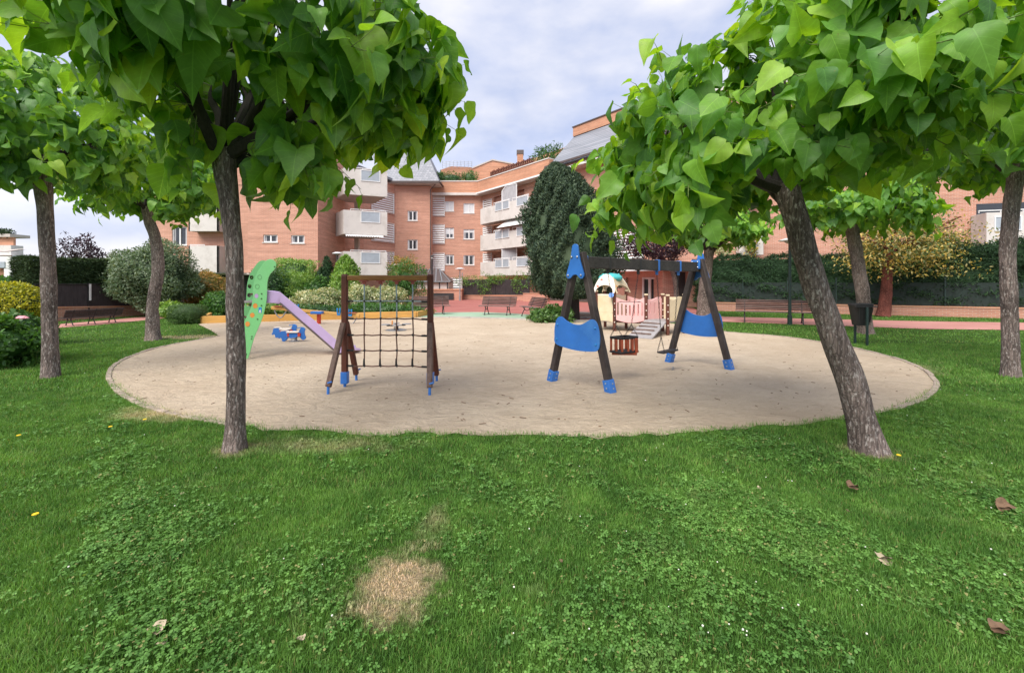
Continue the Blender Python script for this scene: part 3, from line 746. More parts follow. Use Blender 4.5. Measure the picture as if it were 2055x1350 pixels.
        T = outw*(.35+.5*topness)[:, None]+side*.35+np.array([0, 0, -1.])*nrs.uniform(.3, 1.3, n)[:, None]*(1-.5*topness)[:, None]+nrs.normal(0, .33, (n, 3))
        Nr = outw*.9+np.array([0, 0, 1.])*(.45+.8*topness)[:, None]+side*.5+nrs.normal(0, .52, (n, 3))
        Pb.append(q); Tt.append(T); Nn.append(Nr); Ss.append(sz)
    Pb, Tt, Nn, Ss = map(np.concatenate, (Pb, Tt, Nn, Ss))
    g_ = nrs.uniform(size=len(Pb)) < .62; o_ = np.concatenate([np.where(g_)[0], np.where(~g_)[0]]); Pb, Tt, Nn, Ss = Pb[o_], Tt[o_], Nn[o_], Ss[o_]; h_ = int(g_.sum())
    v, f, c, uv = leaves(Pb[:h_], Tt[:h_], Nn[:h_], Ss[:h_], HEART, .42, .36, .05); v2, f2, c2, uv2 = leaves(Pb[h_:], Tt[h_:], Nn[h_:], Ss[h_:], LOBED, .6, .6, .075)
    f = np.concatenate([f, f2+len(v)]); v = np.concatenate([v, v2]); c = np.concatenate([c, c2]); uv = np.concatenate([uv, uv2])
    top_lit = nrs.uniform(size=len(Pb)) < bright*(.35+.65*np.clip(((Pb[:, 2]-C.z)/up), 0, 1)+.35*(np.linalg.norm((Pb-np.array(tuple(C)))[:, :2], axis=1)/rx > .85))  # brighter leaves favoured at top and rim, sunlit look put into the colour
    mi = np.repeat(top_lit.astype(int), len(HEART[1]))
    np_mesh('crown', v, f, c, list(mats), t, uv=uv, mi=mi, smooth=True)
    v, f, c = merge(ST); np_mesh('leaf_stalks', v, f, c, 'petiole', t)
    nrs = save; return t

def blob_points(n, C, rad, amp=.18, k=2.2, seed=0, zcut=-.9, shell=.72, boxy=0):
    d = norm(nrs.normal(0, 1, (n*2, 3))); d = d[d[:, 2] > zcut][:n]; n = len(d)
    if boxy:
        d2 = d/np.maximum(np.abs(d).max(1, keepdims=True), 1e-6); d_ = d*(1-boxy)+d2*boxy
    else: d_ = d
    w = 1+amp*(np.sin(d[:, 0]*k*2.1+seed)*np.cos(d[:, 1]*k*1.7+seed*1.3)+.6*np.sin(d[:, 2]*k*3+d[:, 0]*k*2+seed)+.4*np.sin(d[:, 1]*k*4.5+seed*2))
    r = w*nrs.uniform(shell, 1.0, n)**.8
    P_ = np.array(tuple(C))+d_*r[:, None]*np.array(rad)
    return P_, norm(d/np.array(rad))
def bush(name, label, cat, C, rad, n, size, mat, group=None, amp=.15, shape=SMALL, k=2.2, zcut=-.95, up=.35, rand=.55, boxy=0, core=.78, corecol=None, stem=True, shell=.72, parent=None, part=None, ground=None, fold=.3, curl=.3):
    seed = int(abs(C[0]*13+C[1]*7)) % 50
    C = Vector(C); gz = Vector((C.x, C.y, ground if ground is not None else 0))
    t = parent or root(name, gz, label, cat, group)
    P_, N = blob_points(n, C, rad, amp, k, seed, zcut, shell, boxy)
    if boxy < .5: P_[:, 2] = np.maximum(P_[:, 2], .02)
    m_ = len(P_)
    T = norm(nrs.normal(0, 1, (m_, 3))+np.array([0, 0, up])+N*.6); Nn = N+nrs.normal(0, rand, (m_, 3))+np.array([0, 0, .3])
    v, f, c, uv = leaves(P_, T, Nn, size*nrs.uniform(.6, 1.3, m_), shape, curl, fold, 0)
    np_mesh(part or 'foliage', v, f, c, mat, t)
    if core or stem:
        mb = MB(); h = C.z-gz.z
        for q in range(5):
            a = q*1.3+seed; e = C+Vector((math.cos(a)*rad[0]*.45, math.sin(a)*rad[1]*.45, rad[2]*.35))
            mb.tube([gz+Vector((math.cos(a)*.05, math.sin(a)*.05, -.03)), gz.lerp(e, .5)+Vector((.03, 0, 0)), e], [.03, .022, .012], 6)
        if core:
            mb.cur = 1; o = len(mb.v); mb.ball(C, 1, 16, (rad[0]*core, rad[1]*core, rad[2]*core))
        emit(mb, 'stems_and_core', ['limb', corecol or mat], t)  # real stems plus a solid ball added so the foliage is not see-through
    return t
def hedge_run(name, label, A, B, depth, z0, z1, n, size, mat, group=None, parent=None, rough=.06, shape=LONG):
    A = Vector(A); B = Vector(B); L = (B-A).length; u = (B-A).normalized(); w = Vector((-u.y, u.x, 0))
    t = parent or root(name, (A+B)/2, label, 'hedge', group)
    uu, ww = np.array(tuple(u)), np.array(tuple(w)); h = z1-z0
    areas = np.array([L*h, L*h, L*depth, depth*h, depth*h]); k = nrs.choice(5, n, p=areas/areas.sum()); a, b = nrs.uniform(0, 1, n), nrs.uniform(0, 1, n)
    s = np.where(k < 3, a*L, np.where(k == 3, 0, L)); dd = np.where(k == 0, -depth/2, np.where(k == 1, depth/2, (np.where(k == 2, b, a)-.5)*depth)); z = np.where(k == 2, z1, z0+np.where(k < 2, b, b)*h)
    nz = (k == 2)*1.; nw = np.where(k == 0, -1, np.where(k == 1, 1, 0)); nu = np.where(k == 3, -1, np.where(k == 4, 1, 0))
    N = ww*nw[:, None]+uu*nu[:, None]+np.array([0, 0, 1.])*nz[:, None]
    jit = rough*(fbm(s, z*3, 2.4, 2)+nrs.normal(0, .4, n))
    P_ = np.array((A.x, A.y, 0))+uu*s[:, None]+ww*dd[:, None]+np.array([0, 0, 1.])*z[:, None]+N*jit[:, None]
    T = norm(nrs.normal(0, .6, (n, 3))+N*.4+np.array([0, 0, .15])+uu*nrs.normal(0, .6, n)[:, None]); Nn = N+nrs.normal(0, .5, (n, 3))+np.array([0, 0, .3])
    v, f, c, uv = leaves(P_, T, Nn, size*nrs.uniform(.6, 1.4, n), shape, .3, .3, 0)
    np_mesh('foliage', v, f, c, mat, t)
    mb = MB(); mb.bar(A+Vector((0, 0, (z0+z1)/2-.03))+u*.06, B+Vector((0, 0, (z0+z1)/2-.03))-u*.06, depth-.12, h-.1); emit(mb, 'hedge_core', mat, t, smooth=False)  # solid box added inside to block the view through the leaves
    return t

# ------------------------------------------------------------------ buildings
class Seg:
    def __init__(s, A, B):
        s.A = Vector((A[0], A[1], 0)); s.B = Vector((B[0], B[1], 0)); s.L = (s.B-s.A).length; s.t = (s.B-s.A)/s.L
        s.n = Vector((s.t.y, -s.t.x, 0))            # towards the camera when A is on the left
    @staticmethod
    def px(p0, y0, p1, y1): return Seg((X_(p0, y0), y0), (X_(p1, y1), y1))
    def u(s, px):
        k = (px-CX)/F; d = s.t.x-k*s.t.y
        return (k*s.A.y-s.A.x)/d
    def Y(s, u): return s.A.y+s.t.y*u
    def z(s, px, py): return Z_(py, s.Y(s.u(px)))
    def p(s, u, z, off=0): return s.A+s.t*u+s.n*off+Vector((0, 0, z))
    def rect(s, x0, y0, x1, y1):
        u0, u1 = s.u(x0), s.u(x1); xm = (x0+x1)/2
        return (u0, u1, s.z(xm, y1), s.z(xm, y0))
def facade(parent, seg, z0, z1, holes=(), mat='brick', u0=None, u1=None, th=.3, name='wall', zslope=0):
    u0 = 0 if u0 is None else u0; u1 = seg.L if u1 is None else u1
    us = sorted({u0, u1, *[h[0] for h in holes], *[h[1] for h in holes]}); zs = sorted({z0, z1, *[h[2] for h in holes], *[h[3] for h in holes]})
    us = [u for u in us if u0 <= u <= u1]; zs = [z for z in zs if z0 <= z <= z1]
    mb = MB()
    inh = lambda u, z: any(h[0] < u < h[1] and h[2] < z < h[3] for h in holes)
    for i in range(len(us)-1):
        for j in range(len(zs)-1):
            if inh((us[i]+us[i+1])/2, (zs[j]+zs[j+1])/2): continue
            mb.add([seg.p(us[i], zs[j]), seg.p(us[i+1], zs[j]), seg.p(us[i+1], zs[j+1]), seg.p(us[i], zs[j+1])], [(0, 1, 2, 3)])
    for (a, b, c, d) in holes:
        q = [seg.p(a, c), seg.p(b, c), seg.p(b, d), seg.p(a, d)]; q2 = [x-seg.n*.2 for x in q]
        mb.add(q+q2, [(0, 4, 5, 1), (1, 5, 6, 2), (2, 6, 7, 3), (3, 7, 4, 0)])
    mb.add([seg.p(u0, z0, -th), seg.p(u1, z0, -th), seg.p(u1, z1, -th), seg.p(u0, z1, -th), seg.p(u0, z0), seg.p(u1, z0), seg.p(u1, z1), seg.p(u0, z1)],
           [(3, 2, 1, 0), (7, 6, 2, 3), (0, 1, 5, 4), (4, 7, 3, 0), (1, 2, 6, 5)])
    return emit(mb, name, mat, parent, smooth=False)
def sbox(mb, seg, u0, u1, z0, z1, o0, o1):
    vs = [seg.p(u, z, o) for u in (u0, u1) for o in (o0, o1) for z in (z0, z1)]
    return mb.add(vs, [(0,1,3,2), (4,6,7,5), (0,4,5,1), (2,3,7,6), (0,2,6,4), (1,5,7,3)])
def window(parent, seg, r, style='two', blind=0.0, off=-.10, fw=.07, pane='glass'):
    a, b, c, d = r; mb = MB()
    sbox(mb, seg, a, b, c, c+fw, off-.03, off+.03); sbox(mb, seg, a, b, d-fw, d, off-.03, off+.03)
    sbox(mb, seg, a, a+fw, c+fw, d-fw, off-.03, off+.03); sbox(mb, seg, b-fw, b, c+fw, d-fw, off-.03, off+.03)
    if style == 'two': m_ = (a+b)/2; sbox(mb, seg, m_-fw*.7, m_+fw*.7, c+fw, d-fw, off-.028, off+.034)
    w = emit(mb, 'window', 'white', parent, smooth=False)
    mb = MB(); sbox(mb, seg, a+fw, b-fw, c+fw, d-fw, off-.045, off-.035); emit(mb, 'pane', pane, w, smooth=False)
    if style == 'two' and pane == 'glass':
        mb = MB(); q = (b-a)*.12
        sbox(mb, seg, a+fw, a+fw+q, c+fw, d-fw, off-.034, off-.031); emit(mb, 'curtain', 'curtain', w, smooth=False); mb = MB(); sbox(mb, seg, b-fw-q, b-fw, c+fw, d-fw, off-.034, off-.031); emit(mb, 'curtain', 'curtain', w, smooth=False)
    if blind > 0:
        mb = MB(); zt = d-fw; zb = d-fw-(d-c-2*fw)*blind; k = max(2, int((zt-zb)/.07))
        for i in range(k): sbox(mb, seg, a+fw, b-fw, zb+(zt-zb)*i/k+.004, zb+(zt-zb)*(i+1)/k, off-.025, off-.012-.004*(i % 2))
        emit(mb, 'roller_blind', 'blind', w, smooth=False)
    mb = MB(); sbox(mb, seg, a-.06, b+.06, c-.06, c-.004, -.1, .05); emit(mb, 'sill', 'panel', w, smooth=False)
def louvre(parent, seg, r, off=.05, step=.18, back=.12):
    a, b, c, d = r; mb = MB(); k = max(4, int((d-c)/step))
    for i in range(k):
        z = c+(d-c)*(i+.5)/k; h = (d-c)/k*.62
        vs = [seg.p(a, z-h/2, off), seg.p(b, z-h/2, off), seg.p(b, z+h/2, off-.06), seg.p(a, z+h/2, off-.06)]
        vs += [p-seg.n*.02 for p in vs]
        mb.add(vs, [(0, 1, 2, 3), (7, 6, 5, 4), (0, 4, 5, 1), (3, 2, 6, 7), (0, 3, 7, 4), (1, 5, 6, 2)])
    for u in (a, b): sbox(mb, seg, u-.03, u+.03, c-.03, d+.03, off-.09, off+.01)
    sbox(mb, seg, a-.03, b+.03, c-.07, c-.031, off-.09, off+.01); sbox(mb, seg, a-.03, b+.03, d+.031, d+.07, off-.09, off+.01)
    lv = emit(mb, 'louvre_screen', 'white', parent, smooth=False)
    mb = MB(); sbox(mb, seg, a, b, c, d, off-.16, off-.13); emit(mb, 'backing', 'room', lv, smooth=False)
def balcony(parent, plan, z0, z1, th=.12, glass=(), rails=(), mat='panel', slab=True, back=None, seams=()):
    """plan: outer polyline (x, y) of the parapet seen from outside, left to right"""
    mb = MB(); k = len(plan)
    for i in range(k-1):
        s = Seg(plan[i], plan[i+1]); sbox(mb, s, -.0 if i == 0 else .0, s.L, z0, z1, -th, 0)
        for f_ in seams:
            pass
    b_ = emit(mb, 'balcony', mat, parent, bevel=.01, smooth=False)
    if slab:
        poly = list(plan)+list(back or []); mb = MB(); n = len(poly)
        cx = sum(p[0] for p in poly)/n; cy = sum(p[1] for p in poly)/n
        q = [(cx+(p[0]-cx)*.985, cy+(p[1]-cy)*.985) for p in poly]
        mb.plate([q], .18, Matrix.Translation((0, 0, z0+.12))); emit(mb, 'floor_slab', 'soffit', b_, smooth=False)
    for (i, x0, x1, za, zb) in glass:          # framed glass insert set in the parapet
        s = Seg(plan[i], plan[i+1]); u0, u1 = s.u(x0), s.u(x1)
        mb = MB(); f_ = .05
        for (a, b, c, d) in ((u0, u1, za, za+f_), (u0, u1, zb-f_, zb), (u0, u0+f_, za+f_, zb-f_), (u1-f_, u1, za+f_, zb-f_)): sbox(mb, s, a, b, c, d, -.02, .045)
        g_ = emit(mb, 'glass_frame', 'white', b_, smooth=False)
        mb = MB(); sbox(mb, s, u0+f_, u1-f_, za+f_, zb-f_, 0, .02); emit(mb, 'glass_panel', 'glass_blue', g_, smooth=False) if False else emit(mb, 'glass_panel', 'glass_blue', b_, smooth=False)
    for (i, x0, x1, zr) in rails:
        s = Seg(plan[i], plan[i+1]); u0, u1 = s.u(x0), s.u(x1); mb = MB()
        sbox(mb, s, u0, u1, zr-.03, zr+.02, -.08, -.03)
        nn = max(2, int((u1-u0)/.7))
        for q in range(nn+1): u = u0+.02+(u1-u0-.04)*q/nn; sbox(mb, s, u-.015, u+.015, z1-.01, zr-.03, -.07, -.04)
        emit(mb, 'handrail', 'white', b_, smooth=False)
    return b_
def roof_slab(parent, pts, z, th, mat='panel', name='roof'):
    mb = MB(); mb.plate([pts], th, Matrix.Translation((0, 0, z+th/2))); return emit(mb, name, mat, parent, smooth=False)
# ------------------------------------------------------------------ left brick block with the three big balconies
def wpx(seg, x0, y0, x1, y1): return seg.rect(x0, y0, x1, y1)
LB = root('apartment_building', (-16.6, 31, 0), 'brick apartment block with three stacked pale balconies and small white windows, behind the slide', 'building')
sA = Seg.px(497, 31, 638, 31)
hA = [wpx(sA, 528, 471, 557, 486), wpx(sA, 584, 472, 611, 488), wpx(sA, 528, 388, 557, 403), wpx(sA, 584, 388, 611, 403)]
facade(LB, sA, 2.25, 11.6, hA)
for h in hA: window(LB, sA, h, fw=.07)
sL = Seg.px(300, 32.2, 497, 32.2); hL = [wpx(sL, 345, 385, 372, 402), wpx(sL, 345, 455, 375, 492)]
facade(LB, sL, 2.25, 11.6, hL)
for h in hL: window(LB, sL, h)
sR = Seg((sA.B.x, 31.3), (-14.0, 36.0))
facade(LB, sR, 2.25, 11.6)
sR2 = Seg((-14.0, 36.0), (-13.5, 43.7))
facade(LB, sR2, 0, 11.6)
sR0 = Seg((sL.B.x, 32.2), (sA.A.x, 31.0))
sN = Seg.px(672, 37.0, 792, 43.4)          # recessed wall behind the balconies
hN = [wpx(sN, 703, 395, 722, 424), wpx(sN, 703, 478, 722, 507)]
facade(LB, sN, 0, 11.6, hN)
for h in hN: window(LB, sN, h, style='one')
for (y0, y1) in ((385, 424), (447, 484), (505, 543)): louvre(LB, sN, wpx(sN, 745, y0, 789, y1), .12, .2)
for (x0, x1, ya, yb) in ((711, 719, 396, 420), (711, 719, 478, 504)):
    mb = MB(); s = Seg.px(700, 36, 730, 36); a, b, c, d = s.rect(x0, ya, x1, yb); sbox(mb, s, a, b, c-.5, d+.5, -.4, 0); emit(mb, 'column', 'soffit', LB, smooth=False)
roof_slab(LB, [(-27, 32.25), (-19.2, 32.25), (-19.2, 31.05), (-14.05, 31.05), (-14.05, 36), (-11.6, 43.6), (-27, 43.6)], 11.6, .25, 'slate')
# undercroft
mb = MB(); mb.box((-20.5, 33.6, 1.12), (13, .3, 2.24)); emit(mb, 'undercroft_wall', 'room', LB, smooth=False)  # near-black wall, the shade under the overhang put into its colour
mb = MB(); mb.plate([[(-26.2, 32.3), (-19.2, 32.3), (-19.2, 31.1), (-14.1, 31.1), (-14.1, 36), (-26.2, 36)]], .12, Matrix.Translation((0, 0, 2.18))); emit(mb, 'undercroft_ceiling', 'soffit', LB, smooth=False)
# balconies
bp = [(-14.05, 34.2), (-12.75, 32.5), (-9.78, 33.7)]
bk = [(-11.9, 36.9), (-13.9, 36.0)]
for i, (yt, yb) in enumerate(((340, 392), (423, 471), (505, 552))):
    zt, zb = Z_(yt, 33), Z_(yb, 33)
    yy = (346, 429, 513)[i]
    balcony(LB, bp, zb, zt, glass=[(1, 724, 763, zt-.98*(1 if i == 0 else 1)*.88-.02, zt-.03)], rails=[(1, 703, 775, zt+.10)], back=bk)
    mb = MB(); s = Seg(bp[1], bp[2]); sbox(mb, s, s.L-.005, s.L+.0, zb, zt, -.1, 0)
# striped awning rolled under the middle balcony
mb = MB(); s = Seg(bp[1], bp[2]); zb = Z_(471, 33)
for q in range(22):
    u0 = .15+q*.125; a = zb-.14; mb.cur = 0
    mb.add([s.p(u0, zb-.02, .02), s.p(u0+.125, zb-.02, .02), s.p(u0+.125, zb-.10, .16), s.p(u0+.0625, zb-.2, .17), s.p(u0, zb-.10, .16)], [(0, 1, 2, 3, 4)])
emit(mb, 'awning', 'white', LB, smooth=False)
# far left balcony of this block
sb = [(X_(378, 31.3), 31.3), (X_(438, 31.3), 31.3)]
balcony(LB, [(sb[0][0], 32.2)]+sb+[(sb[1][0], 32.2)], Z_(547, 31.3), Z_(493, 31.3), rails=[(1, 380, 410, Z_(491, 31.3))], back=[])
balcony(LB, [(sb[0][0], 32.2)]+sb+[(sb[1][0], 32.2)], Z_(464, 31.3), Z_(412, 31.3), back=[])

# ------------------------------------------------------------------ stair tower with the slate roof
TW = root('stair_tower', (-10.2, 43.4, 0), 'brick stair tower with a steep grey slate roof and small white windows', 'tower')
sT = Seg.px(790, 43.4, 863, 43.6)
hT = [wpx(sT, 818, 423, 838, 443), wpx(sT, 818, 481, 838, 501), wpx(sT, 818, 539, 838, 559)]
facade(TW, sT, 0, 11.3, hT)
for h in hT: window(TW, sT, h, fw=.09)
sTr = Seg((sT.B.x, 43.6), (sT.B.x+.05, 46)); facade(TW, sTr, 0, 11.3)
sTl = Seg((sT.A.x-.05, 46), (sT.A.x, 43.4)); facade(TW, sTl, 0, 11.3)
mb = MB(); ex = .75; x0, x1, y0, y1 = sT.A.x-1.3, sT.B.x+1.1, 42.6, 49
zb, zt, ins = 11.55, 15.3, 1.75
mb.add([(x0, y0, zb), (x1, y0, zb), (x1, y1, zb), (x0, y1, zb), (x0+ins, y0+ins, zt), (x1-ins, y0+ins, zt), (x1-ins, y1-ins, zt), (x0+ins, y1-ins, zt)],
       [(0, 1, 5, 4), (1, 2, 6, 5), (2, 3, 7, 6), (3, 0, 4, 7), (4, 5, 6, 7), (3, 2, 1, 0)])
emit(mb, 'roof', 'slate', TW, smooth=False)
mb = MB(); mb.box(((x0+x1)/2, (y0+y1)/2, 11.44), (x1-x0-.1, y1-y0-.1, .2)); emit(mb, 'eaves', 'soffit', TW, smooth=False)
mb = MB(); mb.bar((x0, y0-.06, 11.5), (x1, y0-.06, 11.5), .12, .12); mb.bar((x1+.06, y0, 11.5), (x1+.06, y1, 11.5), .12, .12); mb.tube([(x1-.3, y0+.3, 11.45), (sT.B.x+.08, 43.45, 10.9), (sT.B.x+.08, 43.45, .1)], .05, 8); emit(mb, 'gutter', 'gutter', TW)

# ------------------------------------------------------------------ middle block between the tower and the right wing
MBk = root('apartment_building', (-5.5, 45, 0), 'brick middle block with white louvres and windows under a planted roof terrace', 'building')
sM = Seg.px(863, 45, 967, 45)
wm = [(893, 404, 911, 424), (930, 408, 952, 428), (893, 457, 911, 478), (930, 460, 952, 480), (893, 511, 911, 531), (930, 512, 952, 532)]
hM = [wpx(sM, *w) for w in wm]
facade(MBk, sM, 0, 10.55, hM)
for i, h in enumerate(hM): window(MBk, sM, h, blind=(.98, .98, .62, .3, .12, 0)[i], fw=.08)
for (y0, y1) in ((396, 433), (452, 488), (509, 543)): louvre(MBk, sM, wpx(sM, 862, y0, 892, y1), .10, .22)
# eave, parapet
mb = MB(); sbox(mb, sM, -.2, sM.L, 10.55, 10.8, -.6, .55); emit(mb, 'eaves', 'panel', MBk, smooth=False)
mb = MB(); sbox(mb, sM, -.2, sM.L-.3, 10.8, 11.98, -.3, .35); emit(mb, 'parapet', 'brick_orange', MBk, smooth=False)
mb = MB(); sbox(mb, sM, -.2, sM.L-.3, 11.98, 12.08, -.33, .4); emit(mb, 'coping', 'panel', MBk, smooth=False)
roof_slab(MBk, [(-9, 45.1), (-1, 45.1), (2, 56), (-9, 56)], 10.81, .1, 'soffit', 'terrace_floor')
for (px_, w_, h_, m_) in ((905, 1.5, .62, 'plant'), (942, .9, .75, 'boxwood'), (883, .5, .7, 'plant')):
    c = P(px_, 352, 45.3); bush('', '', '', (c.x, c.y, 12.5), (w_, .4, h_), 900, .16, m_, parent=MBk, core=.6, part='terrace_plants', ground=12.2, stem=False, amp=.25)
# set-back upper storey
def gable(parent, pts, Y, th, mat, name):
    mb = MB(); mb.plate([[(X_(a, Y), Z_(b, Y)) for a, b in pts]], th, Matrix.Translation((0, Y+th/2, 0)) @ Matrix.Rotation(R(90), 4, 'X')); return emit(mb, name, mat, parent, smooth=False)
gable(MBk, [(884, 372), (884, 341), (905, 334), (946, 336), (946, 372)], 50.5, 5, 'brick_orange', 'lift_room')
gable(MBk, [(930, 378), (930, 343), (988, 321), (1034, 329), (1034, 378)], 52, 6, 'brick_orange', 'upper_storey')
gable(MBk, [(928, 344), (988, 319.5), (1036, 328.5), (1036, 331), (988, 322), (928, 346.5)], 51.9, .1, 'soffit', 'coping')
mb = MB(); s = Seg.px(888, 50.2, 947, 50.2)
for z_ in (0, .2, .4, .6):
    mb.tube([s.p(0, Z_(337, 50.2)+z_+.05, 0), s.p(s.L*.45, Z_(334, 50.2)+z_+.05, .0), s.p(s.L, Z_(336, 50.2)+z_+.0, 0)], .02, 5)
for q in range(9): u = s.L*q/8; mb.tube([s.p(u, Z_(338, 50.2)), s.p(u, Z_(335, 50.2)+.68)], .022, 5)
emit(mb, 'rooftop_railing', 'galv', MBk)
mb = MB(); s = Seg.px(1038, 49, 1050, 49); sbox(mb, s, 0, s.L, 12, Z_(309, 49), -.7, 0); ch = emit(mb, 'chimney', 'brick_orange', MBk, smooth=False)
mb = MB(); sbox(mb, s, -.06, s.L+.06, Z_(309, 49), Z_(301, 49), -.75, .05); emit(mb, 'chimney_cap', 'gutter', ch, smooth=False)

# ------------------------------------------------------------------ right wing, running towards the camera
RW = root('apartment_building', (3.5, 37, 0), 'long brick wing with rows of pale balconies and slate roof, behind the tall conifer', 'building')
sW = Seg((X_(967, 45), 45), (X_(1330, 28.5), 28.5))
wq = lambda x0, y0, x1, y1: wpx(sW, x0, y0, x1, y1)
hW = [wq(1256, 556, 1320, 611)]
doors = hW[0]
rec = []
for (yt, yb) in ((388, 446), (448, 502), (508, 556)): rec.append(wq(990, yt, 1052, yb))
facade(RW, sW, 0, 10.55, hW+rec)
# loggia backs
for r in rec:
    mb = MB(); sbox(mb, sW, r[0]-.2, r[1]+.2, r[2]-.1, r[3]+.1, -1.7, -1.5); emit(mb, 'loggia_wall', 'brick', RW, smooth=False)
    a = r[0]+(r[1]-r[0])*.55; window(RW, sW, (a, a+1.6, r[2]+.1, r[3]-.5), off=-1.45)
    mb = MB(); sbox(mb, sW, r[0]-.1, r[1]+.1, r[2]-.14, r[2], -1.7, -.02); sbox(mb, sW, r[0]-.1, r[1]+.1, r[3], r[3]+.14, -1.7, -.02); sbox(mb, sW, r[0]-.15, r[0]-.01, r[2], r[3], -1.7, -.02); emit(mb, 'loggia_floor', 'brick', RW, smooth=False)
for (y0, y1) in ((402, 438), (456, 492), (509, 544)): louvre(RW, sW, wq(970.5, y0, 987, y1), .08, .2)
louvre(RW, sW, wq(1230, 462, 1292, 520), .10, .2)
# balconies along the wing
o1 = sW.p(sW.u(978), 0, .15); o2 = sW.p(sW.u(986), 0, 1.35); o3 = sW.p(sW.u(1022), 0, 1.5); o4 = sW.p(sW.u(1100), 0, 1.7); o5 = sW.p(sW.u(1108), 0, .1)
plan = [(p.x, p.y) for p in (o1, o2, o3, o4, o5)]
for i, (yt, yb) in enumerate(((412, 444), (468, 500), (525, 553))):
    Yr = o3.y; zt, zb = Z_(yt-4, Yr), Z_(yb, Yr)
    balcony(RW, plan, zb, zt-.15, rails=[(1, 990, 1022, zt+.1), (2, 1027, 1060, zt+.1)], glass=[(1, 994, 1008, zt-.75, zt+.02), (1, 1009, 1022, zt-.75, zt+.02), (2, 1037, 1060, zt-.75, zt+.02)], back=[])
    mb = MB(); q = [sW.p(sW.u(1032), zt-.1, 1.45), sW.p(sW.u(1032), zt+1.0, 1.45), sW.p(sW.u(1038), zt+1.5, 1.3), sW.p(sW.u(1052), zt+1.5, .9), sW.p(sW.u(1052), zt-.1, .9)]
    if i != 1:
        mb.tube(q, .05, 6); emit(mb, 'side_screen_frame', 'white', RW)
        mb = MB(); mb.add(q+[p-sW.n*.03 for p in q], [(0, 1, 2, 3, 4), (9, 8, 7, 6, 5)]); emit(mb, 'side_screen', 'curtain', RW, smooth=False)
    else:
        mb = MB(); mb.add([sW.p(sW.u(1034), zt+1.5, .1), sW.p(sW.u(1100), zt+1.5, .1), sW.p(sW.u(1100), zt+.2, 2.0), sW.p(sW.u(1030), zt+.2, 2.0)], [(0, 1, 2, 3), (3, 2, 1, 0)][:1]); emit(mb, 'awning', 'white', RW, smooth=False)
mb = MB(); sbox(mb, sW, .3, sW.L, 10.55, 10.75, -.6, .9); emit(mb, 'eaves', 'soffit', RW, smooth=False)
mb = MB(); sbox(mb, sW, .3, sW.L, 10.58, 10.72, .905, .97); emit(mb, 'gutter', 'white', RW, smooth=False)
mb = MB(); sbox(mb, sW, .1, sW.u(1112), 10.75, 11.95, -.3, .6); emit(mb, 'parapet', 'brick_orange', RW, smooth=False)
mb = MB(); sbox(mb, sW, .1, sW.u(1112), 11.95, 12.04, -.35, .65); emit(mb, 'coping', 'panel', RW, smooth=False)
roof_slab(RW, [tuple(sW.p(.2, 0, -.2)[:2]), tuple(sW.p(sW.L, 0, -.2)[:2]), tuple(sW.p(sW.L, 0, -9)[:2]), tuple(sW.p(.2, 0, -9)[:2])], 10.6, .12, 'soffit', 'terrace_floor')
# wooden terrace railing and plants on the roof
mb = MB(); ua, ub = sW.u(978), sW.u(1062)
for q in range(26): u = ua+(ub-ua)*q/25; sbox(mb, sW, u-.06, u+.06, 12.25, 12.95+.05*(q % 3), -.5, -.42)
sbox(mb, sW, ua, ub, 12.5, 12.6, -.42, -.36); sbox(mb, sW, ua, ub, 12.8, 12.9, -.42, -.36); emit(mb, 'terrace_railing', 'timber_red', RW, smooth=False)
mb = MB(); sbox(mb, sW, sW.u(985), sW.u(1090), 12.24, 14.0, -4.2, -3.0); emit(mb, 'upper_storey', 'brick_orange', RW, smooth=False)
c = sW.p(sW.u(1084), 12.6, -.6); bush('', '', '', c, (.9, .6, 1.0), 700, .35, 'plant', parent=RW, core=0, part='terrace_plants', ground=12.2, stem=False, shape=LONG, amp=.3)
c = sW.p(sW.u(1110), 12.4, -.5); bush('', '', '', c, (.6, .5, .9), 400, .3, 'plant', parent=RW, core=0, part='terrace_plants', ground=12.2, stem=False, shape=LONG, amp=.3)
# slate roof with a brick crown
u0, u1 = sW.u(1112), sW.L+1.5
zb = 11.0; zt = 13.85; off0, off1 = .95, -1.2; du = 1.15
mb = MB(); mb.add([sW.p(u0, zb, off0), sW.p(u1, zb, off0), sW.p(u1, zt, off1), sW.p(u0+du, zt, off1), sW.p(u0+du, zt, -7), sW.p(u1, zt, -7), sW.p(u0, zb, -8), sW.p(u1, zb, -8)],
       [(0, 1, 2, 3), (3, 2, 5, 4), (0, 3, 4, 6), (6, 7, 1, 0), (4, 5, 7, 6), (1, 7, 5, 2)]); emit(mb, 'slate_roof', 'slate', RW, smooth=False)
mb = MB(); sbox(mb, sW, u0+.2, u1, 10.76, 11.19, -.3, .62); emit(mb, 'upper_wall', 'brick', RW, smooth=False)
mb = MB(); sbox(mb, sW, u0-.05, u1, 11.08, 11.22, .955, 1.1); emit(mb, 'roof_gutter', 'gutter', RW, smooth=False)
mb = MB(); sbox(mb, sW, u0+du, u1, zt, zt+.75, -4, off1+.1); emit(mb, 'roof_parapet', 'brick_orange', RW, smooth=False)
mb = MB(); sbox(mb, sW, u0+du-.05, u1, zt+.75, zt+.83, -4, off1+.18); emit(mb, 'roof_coping', 'gutter', RW, smooth=False)
